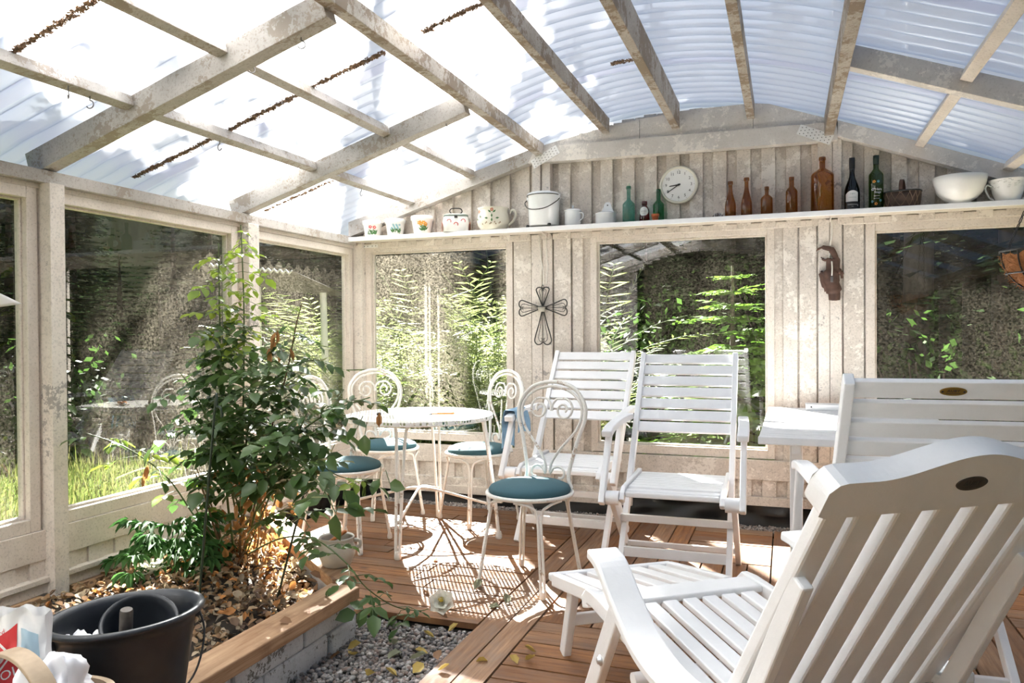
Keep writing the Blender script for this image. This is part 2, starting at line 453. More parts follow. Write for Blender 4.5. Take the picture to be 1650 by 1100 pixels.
# floor: decking boards in panels laid both ways
def deck():
    rng = random.Random(4)
    V = []; F = []; UV = []; CC = []
    def board(x0, x1, y0, y1, along):
        g = .0042
        x0 += g; x1 -= g; y0 += g; y1 -= g
        z1 = rng.uniform(-.002, .0015); b = len(V)
        for z in (-.028, z1):
            V.extend([(x0,y0,z),(x1,y0,z),(x1,y1,z),(x0,y1,z)])
        ou, ov = rng.uniform(0, 60), rng.uniform(0, 60)
        grey = max(0, rng.gauss(.05, .14)) if x0 < -1.0 else max(0, rng.gauss(.16, .3))
        dk = rng.random()
        for f in ((4,5,6,7),(0,1,5,4),(1,2,6,5),(2,3,7,6),(3,0,4,7)):
            F.append(tuple(b+i for i in f))
            for i in f:
                p = V[b+i]
                u, w = (p[0], p[1]) if along == 'x' else (p[1], p[0])
                UV.append((u+ou, w+ov)); CC.append((min(grey, .9), dk, 0, 1))
    def panel(x0, x1, y0, y1, along, w=.118, cut=None):
        if along == 'x':
            n = max(1, round((y1-y0)/w)); h = (y1-y0)/n
            for i in range(n):
                a, b = y0+i*h, y0+(i+1)*h
                if cut:
                    xa = cut(a)
                    if xa >= x1-.05: continue
                    xs = [xa, x1]
                else: xs = [x0, x1]
                if xs[1]-xs[0] > 1.0: xs.insert(1, xs[0]+(xs[1]-xs[0])*rng.uniform(.35,.65))
                for c, d in zip(xs, xs[1:]): board(c, d, a, b, 'x')
        else:
            n = max(1, round((x1-x0)/w)); h = (x1-x0)/n
            for i in range(n): board(x0+i*h, x0+(i+1)*h, y0, y1, 'y')
    # beside the planting bed the boards end along its slanting edge
    panel(-3.1, -1.25, 3.0, 5.0, 'x', cut=lambda y: -1.83 - max(0, (y-2.93))*1.21 if y < 3.95 else -3.06)
    panel(-1.25, -1.02, 2.42, 5.0, 'y'); panel(-1.25, -1.02, YF, 2.42, 'y')
    panel(-1.02, -.3, YF, 1.2, 'x'); panel(-1.02, -.3, 1.2, 2.55, 'x'); panel(-1.02, -.43, 2.55, 3.12, 'x')
    panel(-.43, .17, 2.55, 3.12, 'y'); panel(-.3, .3, YF, 2.55, 'y')
    panel(-1.02, -.55, 3.12, 5.0, 'y'); panel(-.55, -.08, 3.12, 3.75, 'x'); panel(-.55, -.32, 3.75, 4.25, 'y')
    panel(-.32, -.08, 3.75, 4.25, 'y'); panel(-.82+.27, -.08, 4.25, 5.0, 'x')
    panel(-.08, .9, 3.12, 5.0, 'y'); panel(.17, .9, 2.55, 3.12, 'x'); panel(.3, .9, YF, 2.55, 'y')
    panel(.9, XR-.02, YF, 5.0, 'x')
    me = bpy.data.meshes.new('floor'); me.from_pydata(V, [], F); me.update()
    uv = me.uv_layers.new(name='UV'); uv.data.foreach_set('uv', np.array(UV, np.float32).ravel())
    ca = me.color_attributes.new('Col', 'FLOAT_COLOR', 'CORNER'); ca.data.foreach_set('color', np.array(CC, np.float32).ravel())
    me.materials.append(M['deck'])
    o = bpy.data.objects.new('floor', me); COL.objects.link(o); struct(o)
deck()
# bearers under the deck (keep daylight out of the joints)
struct(MB().box(-3.15, -1.27, 3.02, 5.0, -.09, -.045).box(-1.24, XR, YF, 5.0, -.09, -.045).build('floor_bearers', M['shadewood']))

# lawn and forest ground around and under the house
def gz(x, y):
    d = math.hypot(x+.7, y-2)
    return -.12 + .05*noise.noise(Vector((x*.3, y*.3, 0))) + max(0, d-9)*.02 + max(0, d-15)*.42  # far slope added to close off bright sky at the horizon
struct(MB().grid(lambda u, v: ((u-.5)*64-2, (v-.5)*64+6, gz((u-.5)*64-2, (v-.5)*64+6)), 60, 60).build('ground', M['ground']))

def pebbles(name, label, n, area, s0, s1, seed, z0):
    rng = np.random.default_rng(seed)
    t = (1+5**.5)/2
    iv = np.array([(-1,t,0),(1,t,0),(-1,-t,0),(1,-t,0),(0,-1,t),(0,1,t),(0,-1,-t),(0,1,-t),(t,0,-1),(t,0,1),(-t,0,-1),(-t,0,1)])/math.hypot(1,t)
    it = np.array([(0,11,5),(0,5,1),(0,1,7),(0,7,10),(0,10,11),(1,5,9),(5,11,4),(11,10,2),(10,7,6),(7,1,8),(3,9,4),(3,4,2),(3,2,6),(3,6,8),(3,8,9),(4,9,5),(2,4,11),(6,2,10),(8,6,7),(9,8,1)])
    x0, x1, y0, y1 = area
    P = np.stack([rng.uniform(x0,x1,n), rng.uniform(y0,y1,n), z0 + rng.uniform(-.006,.012,n)], 1)
    S = rng.uniform(s0, s1, (n,1,1)) * rng.uniform(.6,1.15,(n,1,3)); S[:,:,2] *= .75
    a = rng.uniform(0, 6.28, n); c, s = np.cos(a), np.sin(a)
    V = iv[None]*S*(1+rng.uniform(-.18,.18,(n,12,1)))
    V = np.stack([V[...,0]*c[:,None]-V[...,1]*s[:,None], V[...,0]*s[:,None]+V[...,1]*c[:,None], V[...,2]], -1) + P[:,None]
    F = (it[None] + (np.arange(n)*12)[:,None,None]).reshape(-1,3)
    pal = np.array([(.20,.18,.17),(.27,.24,.22),(.33,.28,.25),(.15,.14,.14),(.36,.33,.31),(.26,.19,.16),(.42,.40,.38)])
    C = pal[rng.integers(0,len(pal),n)]*rng.uniform(.75,1.15,(n,1))
    o = np_mesh(name, V.reshape(-1,3), F, M['pebble'], cols=np.repeat(C,20,0), smooth=True)
    return tag(o, label, 'gravel', kind='stuff')
pebbles('gravel', 'grey gravel filling the sunken patch between planting bed and deck', 7500, (-1.8,-1.255,1.2,2.99), .008, .0145, 1, -.045)
pebbles('gravel', 'strip of grey gravel along the foot of the back wall', 9000, (-2.98,.35,5.005,5.2), .006, .012, 2, -.025)
struct(MB().box(-1.85,-1.25,.5,3.0,-.1,-.05).box(-3.1,XR,5.0,5.24,-.1,-.032).build('gravel_base', M['soil']))

# ---- walls
def board_wall(mb, y0, y1, ax, p0, z0, z1f, inward, period=.152, cover=.086, proud=.03, off=0):
    """upright boards: sunk boards with cover boards over the joints; ax 'x' (back wall) or 'y' (side wall)"""
    a = y0 - (y0 % period) - period + off
    while a < y1:
        for (c, d, pr) in ((a, a+cover, proud), (a+cover, a+period, 0.0)):
            c2, d2 = max(c, y0), min(d, y1)
            if d2-c2 < .004: continue
            zt = min(z1f(c2), z1f(d2)) if callable(z1f) else z1f
            if zt - z0 < .01: continue
            q0, q1 = sorted((p0 + inward*(pr+.004), p0 - inward*.03))
            if ax == 'x': mb.box(c2, d2, q0, q1, z0, zt)
            else: mb.box(q0, q1, c2, d2, z0, zt)
        a += period
wb = MB()
board_wall(wb, XL, XR, 'x', YB, 1.92, lambda x: roof_z(x)-.035, -1)
board_wall(wb, XL, XR, 'x', YB, .12, .40, -1)
# upright boards between the windows, photo edges measured on the wall
for a, b, pr in ((-1.868,-1.735,.012),(-1.563,-1.440,.012),(-1.425,-1.352,.012),(-1.350,-1.297,-.02),
                 (-.064,-.022,-.02),(-.020,.066,.012),(.079,.180,.012),(.339,.455,.012),(1.62,1.82,.012)):
    wb.box(a, b, YB-pr-.004, YB+.03, .285, 1.955)
for a, b in ((-1.882,-1.297),(-.076,.467),(1.652,1.82)): wb.box(a, b, YB+.012, YB+.028, .27, 1.96)
wall_back = struct(wb.build('wall_back', M['wall'], bevel=.002))
def trims():
    # horizontal members of the back wall
    trim(MB().box(XL+.06, XR, YB-.045, YB, .283, .412), M['wall'])
    trim(MB().box(XL+.06, XR, YB-.06, YB, .118, .176), M['wall'])
    trim(MB().box(-3.0,-1.0, YB-.068, YB-.03, .06, .119), M['trim'])
    trim(MB().box(XL+.04, -1.73, YB-.03, YB, 1.915, 1.958), M['trim'])
    trim(MB().box(-1.57, .186, YB-.03, YB, 1.918, 1.958), M['trim'])
    trim(MB().box(.332, XR, YB-.03, YB, 1.918, 1.958), M['trim'])
    # posts standing out of the back wall
    trim(MB().box(-1.726,-1.648, YB-.035, YB+.02, .18, 1.955).box(-1.646,-1.574, YB-.028, YB+.02, .18, 1.955), M['post'])
    trim(MB().box(-1.70,-1.64, YB-.09, YB+.02, 1.99, 2.46).box(-1.632,-1.57, YB-.075, YB+.02, 1.99, 2.46), M['post'])
    trim(MB().box(.19,.256, YB-.035, YB+.02, .18, 1.955).box(.258,.328, YB-.028, YB+.02, .18, 1.955), M['post'])
    trim(MB().box(.186,.27, YB-.075, YB+.02, 1.99, 2.46).box(.272,.325, YB-.07, YB+.02, 1.99, 2.46), M['post'])
    # tie beam, arched boards, sloping gable beams
    T = Matrix.Translation((0, YB-.02, 0)) @ Matrix.Rotation(PI/2, 4, 'X')
    trim(MB().prism([(-1.72,2.452),(.30,2.432),(.30,2.545),(-1.66,2.560)], .022, .10, T), M['beam'])
    trim(MB().prism([(-1.66,2.563),(-.93,2.557),(-.93,2.685),(-1.15,2.66),(-1.45,2.605)], .02, .085, T), M['beam'])
    trim(MB().prism([(-.927,2.557),(-.20,2.552),(-.20,2.715),(-.55,2.715),(-.927,2.688)], .02, .085, T), M['beam'])
    trim(MB().prism([(-.197,2.552),(.31,2.548),(.10,2.625),(-.10,2.70),(-.197,2.715)], .02, .085, T), M['beam'])
    trim(MB().prism([(-3.19,2.003),(-1.72,2.452),(-1.66,2.562),(-2.94,2.192),(-3.19,2.118)], .022, .10, T), M['rafter'])
    trim(MB().prism([(.30,2.455),(1.82,1.872),(1.82,1.968),(.29,2.556)], .022, .10, T), M['beam'])
trims()

# windows: frame with a pane of old glass
win_no = [0]
def window(ax, p, a0, a1, z0, z1, fw=.05, fb=.058, inward=1, gl=.035, proud=.012, glass='window'):
    win_no[0] += 1
    mb = MB(); q0, q1 = sorted((p + inward*proud, p - inward*.05))
    def bx(c, d, e, f, dq=0):
        lo, hi = (q0, q1-dq) if inward > 0 else (q0+dq, q1)
        if ax == 'x': mb.box(c, d, lo, hi, e, f)
        else: mb.box(lo, hi, c, d, e, f)
    bx(a0-fw, a0, z0-fb, z1+.05); bx(a1, a1+fw, z0-fb, z1+.05)
    bx(a0, a1, z1, z1+.05); bx(a0, a1, z0-fb, z0)
    # glazing beads, set back
    b = .012
    for c, d, e, f in ((a0,a0+b,z0,z1),(a1-b,a1,z0,z1),(a0+b,a1-b,z1-b,z1),(a0+b,a1-b,z0,z0+b)): bx(c, d, e, f, .03)
    o = struct(mb.build('window_%d' % win_no[0], M['trim'], bevel=.003))
    g = MB(); q = p - inward*gl
    if ax == 'x': g.box(a0, a1, q-.002, q+.002, z0, z1)
    else: g.box(q-.002, q+.002, a0, a1, z0, z1)
    # one face only lets the shine and dust read as a single pane
    g.f = [g.f[3 if inward < 0 else 3]] if ax == 'x' else [g.f[5]]; g.s = [False]
    g.build('pane', M[glass], o)
    return o
window('x', YB, -3.06, -1.93, .497, 1.886, inward=-1)
window('x', YB, -1.253, -.119, .475, 1.885, fw=.045, inward=-1, glass='window_clean')
window('x', YB, .52, 1.60, .475, 1.872, fw=.055, inward=-1, glass='window_clean')
window('y', XL, 2.60, 3.765, .430, 1.868)
window('y', XL, 4.005, 5.085, .430, 1.866)
window('y', XL, 1.33, 2.44, .430, 1.868)
window('y', XL, .06, 1.17, .430, 1.868)
window('y', XL, -1.42, -.08, .430, 1.868)
for a, b in ((-1.4,-.05),(.05,1.25),(1.35,2.45),(2.62,3.77),(4.0,5.05)):
    window('y', XR, a, b, .45, 1.80, inward=-1)
# corner post and side wall
trim(MB().box(XL-.05, -3.106, YB-.07, YB+.03, .10, 2.0), M['post'])
wl = MB(); board_wall(wl, YF, YB, 'y', XL, .06, .30, 1, proud=.012)
for a, b in ((3.83,3.95),(2.50,2.585),(1.22,1.28),(-.03,.01)): wl.box(XL-.04, XL-.005, a, b, .3, 1.95)
struct(wl.build('wall_left', M['trim'], bevel=.002))
wr = MB(); board_wall(wr, YF, YB, 'y', XR, -.08, .40, -1, proud=.012)
struct(wr.build('wall_right', M['wall'], bevel=.002))
def trims2():
    trim(MB().box(XL-.03, XL+.022, YF, 5.15, .236, .371), M['trim'])          # board under the panes
    trim(MB().box(XL-.03, XL+.045, YF, 5.15, .135, .160), M['trim'])
    trim(MB().box(XL-.03, XL+.03, YF, 5.15, .084, .134), M['trim'])
    trim(MB().box(XL-.06, XL+.055, 2.62, 5.1, -.06, .083), M['timber'])
    trim(MB().box(XL-.06, XL+.055, YF, 2.47, -.06, .083), M['timber'])
    trim(MB().box(XL-.07, XL+.05, YF, YB, 1.942, 2.0), M['rafter'])           # wall plate
    trim(MB().box(XL-.03, XL+.012, YF, 5.15, 1.918, 1.942), M['trim'])
    for y0, y1, z0 in ((2.505,2.58,.06),(3.845,3.945,.16),(1.22,1.29,.06),(-.05,.02,.06)):
        trim(MB().box(XL-.02, XL+.075, y0, y1, z0, 1.942), M['post'])
    trim(MB().box(XR-.05, XR+.07, YF, YB, 1.85, 1.91), M['rafter'])
    trim(MB().box(XR-.02, XR+.03, YF, YB, .36, .40), M['trim'])
    for y in (-.02, 1.3, 2.53, 3.87): trim(MB().box(XR-.06, XR+.03, y-.03, y+.05, -.05, 1.85), M['post'])
    # rafters of the sloping sides
    def slope(xa, xb, y, w, dep, mat, dz=0):
        za, zb = roof_z(xa)-.02, roof_z(xb)-.02
        trim(MB().beam((xa, y, za-dep/2+dz), (xb, y, zb-dep/2+dz), w, dep), mat)
    for y in (-1.3, 0.0, 1.27, 2.54, 3.88):
        slope(XL-.06, -1.67, y, .075, .105, M['rafter'])
        slope(.28, XR+.06, y, .065, .10, M['beam'])
    # purlins running the length of the house
    def purlin(x, zb, zt, w, mat, y0=YF, y1=YB-.10):
        trim(MB().box(x-w/2, x+w/2, y0, y1, zb, zt), mat)
    purlin(-1.637, 2.505, 2.585, .062, M['purlin']); purlin(-1.16, 2.615, 2.715, .05, M['purlin'])
    purlin(-.688, 2.60, 2.765, .05, M['purlin']); purlin(-.213, 2.615, 2.715, .048, M['purlin'])
    purlin(.25, 2.462, 2.585, .055, M['purlin'])
    ys = [YF, -1.34, -.04, .04, 1.23, 1.31, 2.50, 2.58, 3.84, 3.92, YB-.12]
    for x, dz in ((-2.643,0),(-2.149,0),(.755,-.012),(1.209,-.012)):
        for i in range(2, len(ys), 2):
            a, b = ys[i-1], ys[i]
            zc = roof_z(x)-.045+dz
            sl = (roof_z(x+.05)-roof_z(x-.05))/.1
            d = Vector((0,1,0)); up = Vector((-sl,0,1))
            trim(MB().beam((x,a,zc),(x,b,zc),.052,.05,up), M['rafter'] if x < 0 else M['trim'])
trims2()
# punched fixing plates over the beam joints
def nail_plate(c, ang, label, y):
    t = thing('nail_plate', label, 'metal plate', (c[0], y, c[1]))
    T = Matrix.Rotation(PI/2, 4, 'X') @ Matrix.Rotation(ang, 4, 'Z')
    p = MB().prism([(-.105,-.032),(.105,-.032),(.105,.032),(-.105,.032)], 0, .002, T).build('sheet', M['plate'], t)
    h = MB()
    for i in range(9):
        for j in range(3):
            cx, cy = -.088+i*.022, -.02+j*.02 + (.004 if i % 2 else -.004)
            h.lathe([(.0032,.0021),(.0032,.0026)], 6, T @ Matrix.Translation((cx,cy,0)), False)
    h.build('punched_holes', M['dark'], t)
nail_plate((-1.592,2.486), R(27), 'punched metal plate on the left end of the tie beam above the enamel bucket', YB-.122)
nail_plate((.17,2.475), R(-24), 'punched metal plate on the right end of the tie beam above the big amber bottle', YB-.122)
t = thing('corner_bracket', 'small flat steel bracket screwed below the left end of the shelf', 'bracket', (-3.05, YB-.034, 1.935))
MB().box(-.07,.07,-.003,0,-.012,.012).build('strap', M['plate'], t, bevel=.001)
for x in (-.05,-.02,.02,.05): MB().lathe([(.004,0),(.003,.002),(0,.0025)], 8, Matrix.Translation((x,-.003,0)) @ Matrix.Rotation(PI/2,4,'X')).build('screw', M['dark'], t)

# front wall with its arched opening (seen mirrored in the panes)
wf = MB()
def front_top(x): return roof_z(x)-.03
a = XL
while a < XR:
    b = min(a+.12, XR); m = (a+b)/2
    zb = -.08
    if -2.2 < m < -.2: zb = 2.12 + .38*math.sqrt(max(0, 1-((m+1.2)/1.02)**2))
    wf.box(a+.002, b-.002, YF-.03, YF-.004 + (.014 if int((a-XL)/.12) % 2 else 0), zb, front_top(m))
    a += .12
struct(wf.build('wall_front', M['rafter']))

# roof: bent corrugated sheets, the waves run across the house
def roof_sheet():
    ny = 66*8
    xs = []
    for (a, za), (b, zb) in zip(ROOF, ROOF[1:]):
        n = 4 if b-a > .2 else 2
        xs += [(a+(b-a)*i/n) for i in range(n)]
    xs.append(ROOF[-1][0])
    y = np.linspace(YF-.1, YB+.28, ny); X = np.array(xs)
    Z = np.array([roof_z(x) for x in xs])
    # soften the bends
    Z[1:-1] = .25*Z[:-2] + .5*Z[1:-1] + .25*Z[2:]
    V = np.zeros((ny, len(X), 3)); V[...,0] = X[None]; V[...,1] = y[:,None]
    V[...,2] = Z[None] + .021*np.cos(2*PI*y/.108)[:,None] + .006
    idx = np.arange(ny*len(X)).reshape(ny, len(X))
    F = np.stack([idx[:-1,:-1], idx[:-1,1:], idx[1:,1:], idx[1:,:-1]], -1).reshape(-1,4)
    o = np_mesh('ceiling', V.reshape(-1,3), F, M['sheet'], smooth=True); struct(o)
roof_sheet()
# moss and needles caught where the sheets lap
def debris():
    rng = random.Random(8); k = 0
    for y, x0, x1, dens, lab in ((3.11,-3.25,-1.75,1.0,'line of brown moss caught along the sheet lap above the middle of the left wall'),
                            (3.11,-1.55,-1.05,1.0,'line of brown moss along the sheet lap just right of the long purlin'),
                            (1.98,-3.2,-2.2,.8,'line of dark moss along the sheet lap nearest the camera'),
                            (4.22,-3.3,-2.75,.5,'dark mossy clump on the sheet lap near the back left corner'),
                            (4.20,-.92,-.80,.9,'small clump of dead moss on the roof sheet beside the middle purlin')):
        mb = MB()
        for i in range(int((x1-x0)*2200*dens)):
            x = rng.uniform(x0, x1); s = rng.uniform(.002,.008); yy = y + rng.gauss(0,.009)*(.5+.9*abs(noise.noise(Vector((x*5,y,0)))))
            z = roof_z(x) - .012 + rng.uniform(-.006,.002)
            vs = [(x+rng.gauss(0,s), yy+rng.gauss(0,s), z+rng.gauss(0,s*.6)) for _ in range(4)]
            mb.add(vs, [(0,1,2),(0,2,3),(1,3,2),(0,3,1)])
        tag(mb.build('moss_debris', M['moss']), lab, 'moss', kind='stuff')
debris()
# black film behind the gravel at the foot of the wall
def film():
    mb = MB()
    mb.grid(lambda u, v: (-3.1+u*4.6, YB-.035+.022*noise.noise(Vector((u*22, v*3, 1)))-.03*(1-v)**2, -.06+v*.19), 160, 8)
    tag(mb.build('plastic_film', M['black_film']), 'black plastic film lining the foot of the back wall behind the gravel', 'plastic film')
    mb = MB()
    mb.grid(lambda u, v: (XL+.07+.015*noise.noise(Vector((u*16, v*3, 5))), 4.0+u*1.15, -.06+v*.15), 60, 6)
    tag(mb.build('plastic_film', M['black_film']), 'black plastic film at the foot of the left wall behind the bed', 'plastic film')
    tag(MB().box(XL-.0, XL+.08, 2.49, 2.6, -.08, .06).build('plastic_film', M['black_film'], bevel=.008), 'black plastic wrapped around the foot of the left wall post', 'plastic film')
film()
# shelf
t = thing('wall_shelf', 'long white painted shelf across the back wall, carrying bottles and pots', 'shelf', (0, YB, 1.985))
MB().box(XL+.03, XR-.02, -.20, -.026, -.022, 0).build('board', M['trim'], t, bevel=.003)
MB().box(XL+.03, XR-.02, -.205, -.185, -.028, .0035).build('front_lip', M['white_worn'], t, bevel=.003)
for x in (-1.61, .26):
    MB().prism([(-.19,-.022),(-.03,-.022),(-.03,-.05),(-.16,-.028)], -.004, .004, Matrix.Translation((x,0,0)) @ Matrix(((0,0,1,0),(1,0,0,0),(0,1,0,0),(0,0,0,1)))).build('bracket', M['trim'], t)
# ------------------------------------------------------------------ folding armchairs
def bar_pts(mb, pts, w, t, upf=None):
    """bar of constant section bent along pts in the local YZ plane; w along x, t in plane"""
    P = [Vector(p) for p in pts]; vs = []; n = len(P)
    for i, p in enumerate(P):
        d = (P[min(i+1,n-1)] - P[max(i-1,0)]).normalized()
        u = Vector((1,0,0)).cross(d).normalized()
        for a, b in ((-1,-1),(1,-1),(1,1),(-1,1)):
            vs.append(p + Vector((a*w/2,0,0)) + u*(b*t/2))
    fs = [(0,1,2,3), tuple((n-1)*4+i for i in (3,2,1,0))]
    for i in range(n-1):
        for k in range(4): fs.append((i*4+k, (i+1)*4+k, (i+1)*4+(k+1)%4, i*4+(k+1)%4))
    return mb.add(vs, fs, False)

def folding_chair(label, loc, rz, badge=False):
    """local: sits facing -y; front feet at y=0"""
    t = thing('folding_armchair', label, 'chair', loc, rz)
    w = M['white_worn']
    TOPY, TOPZ = .85, 1.115
    d = Vector((0, TOPY, TOPZ)).normalized()
    L = math.hypot(TOPY, TOPZ)
    nrm = Vector((0, -d.z, d.y))                      # towards the sitter
    for s in (-1, 1):
        MB().beam((s*.268,0,0), (s*.268,TOPY,TOPZ), .03, .05, nrm).build('back_stile', w, t, bevel=.004)
    # seven back slats
    z = TOPZ - .012
    for k in range(7):
        c = L - .035 - k*.0785
        p = d*c
        mb = MB(); mb.beam(p + Vector((-.254,0,0)), p + Vector((.254,0,0)), .0615, .018, nrm)
        sl = mb.build('back_slat', w, t, bevel=.003)
    if badge:
        p = d*(L-.035) - nrm*.0095
        T = Matrix.Translation(p) @ Matrix((( -1,0,0,0),(0,d.y,-nrm.y,0),(0,d.z,-nrm.z,0),(0,0,0,1)))
        b = MB().prism([(.034*math.cos(2*PI*k/28), .0145*math.sin(2*PI*k/28)) for k in range(28)], -.001, .0025, T).build('badge', M['brass'], t)
        b['label'] = 'oval brass maker badge'
        vs, fs = text_mb('AUBY', .0125, T @ Matrix.Translation((0,.003,.0027)))
        m2 = MB().add(vs, fs)
        m2.prism([(-.018,-.007),(.018,-.007),(.018,-.0055),(-.018,-.0055)], .0024, .003, T)
        m2.lathe([(.003,.0024),(.003,.003)], 8, T @ Matrix.Translation((-.027,0,0)), False).lathe([(.003,.0024),(.003,.003)], 8, T @ Matrix.Translation((.027,0,0)), False)
        m2.build('badge_lettering', M['dark'], b)
    # seat: side rails and ridged slats
    for s in (-1, 1):
        bar_pts(MB(), [(s*.243,-.035,.405),(s*.243,-.02,.43),(s*.243,.02,.447),(s*.243,.52,.455)], .026, .05).build('seat_rail', w, t, bevel=.006)
    for k in range(8):
        y = .03 + k*.0635
        z0 = .462 if k else .455
        MB().box(-.229,.229, y-.028, y+.028, z0-.018, z0+.002).build('seat_slat', w, t, bevel=.004)
    MB().box(-.229,.229,-.025,.0,.425,.452).build('seat_front_rail', w, t, bevel=.006)
    for s in (-1, 1):
        MB().tube([(s*.256,-.03,.42),(s*.322,-.03,.42)], .036, 16).build('pivot_knob', w, t, bevel=.004)
        # rear legs swing back to the floor
        MB().beam((s*.297,-.025,.43), (s*.297,.47,.0), .028, .05, (0,.7,.7)).build('rear_leg', w, t, bevel=.004)
        # arm post and arm
        MB().beam((s*.338,-.075,.395), (s*.338,.135,.735), .03, .045, (0,-.8,.5)).build('arm_post', w, t, bevel=.006)
        bar_pts(MB(), bez([(s*.335,.045,.728),(s*.335,.16,.75),(s*.33,.34,.762),(s*.318,.60,.765)], 6), .056, .034).build('armrest', w, t, bevel=.007)
    MB().box(-.284,.284,.145,.172,.262,.298).build('cross_rail', w, t, bevel=.003)
    MB().box(-.254,.254,.072,.095,.10,.15).build('front_stretcher', w, t, bevel=.003)
    MB().box(-.284,.284,.352,.375,.078,.106).build('rear_stretcher', w, t, bevel=.003)
    return t
c2 = folding_chair('white folding slatted armchair in front of the middle window, its armrests bare', (-.535,3.78,.0), R(1))
c1 = folding_chair('white folding slatted armchair with a blue cloth over its arm, half behind the wire chair', (-1.255,4.26,.0), R(-1))
c3 = folding_chair('white folding armchair seen from behind, brass oval badge on its top slat', (.375,3.22,.0), R(184), badge=True)

# blue cloth over the left arm of the rear folding chair
def cloth():
    mb = MB(); 
    def fn(u, v):
        # hangs over an arm running along y at x=0, top z=0
        s = (v-.5)*.44 - .05
        x = max(-.034, min(.034, s)); zz = 0.004 if abs(s) < .034 else -(abs(s)-.034)
        y = (u-.5)*.23*(1+.15*abs(s)) + .008*math.sin(v*9+u*4)
        x += (.012*math.sin(u*7+1)*min(1, abs(zz)*12))*(1 if s > 0 else -1) + (.010 if s > 0 else -.010)*min(1, abs(zz)*15)
        return (x, y, zz + .015*math.sin(u*5)*(abs(zz) > .1))
    mb.grid(fn, 16, 40)
    o = mb.build('blue_cloth', M['bluecloth'], subd=1, loc=(-1.255-.337, 4.26+.20, .776))
    m = o.modifiers.new('thick', 'SOLIDIFY'); m.thickness = .004; m.offset = 1
    tag(o, 'blue cloth hung over the arm of the rear white folding chair', 'cloth')
cloth()

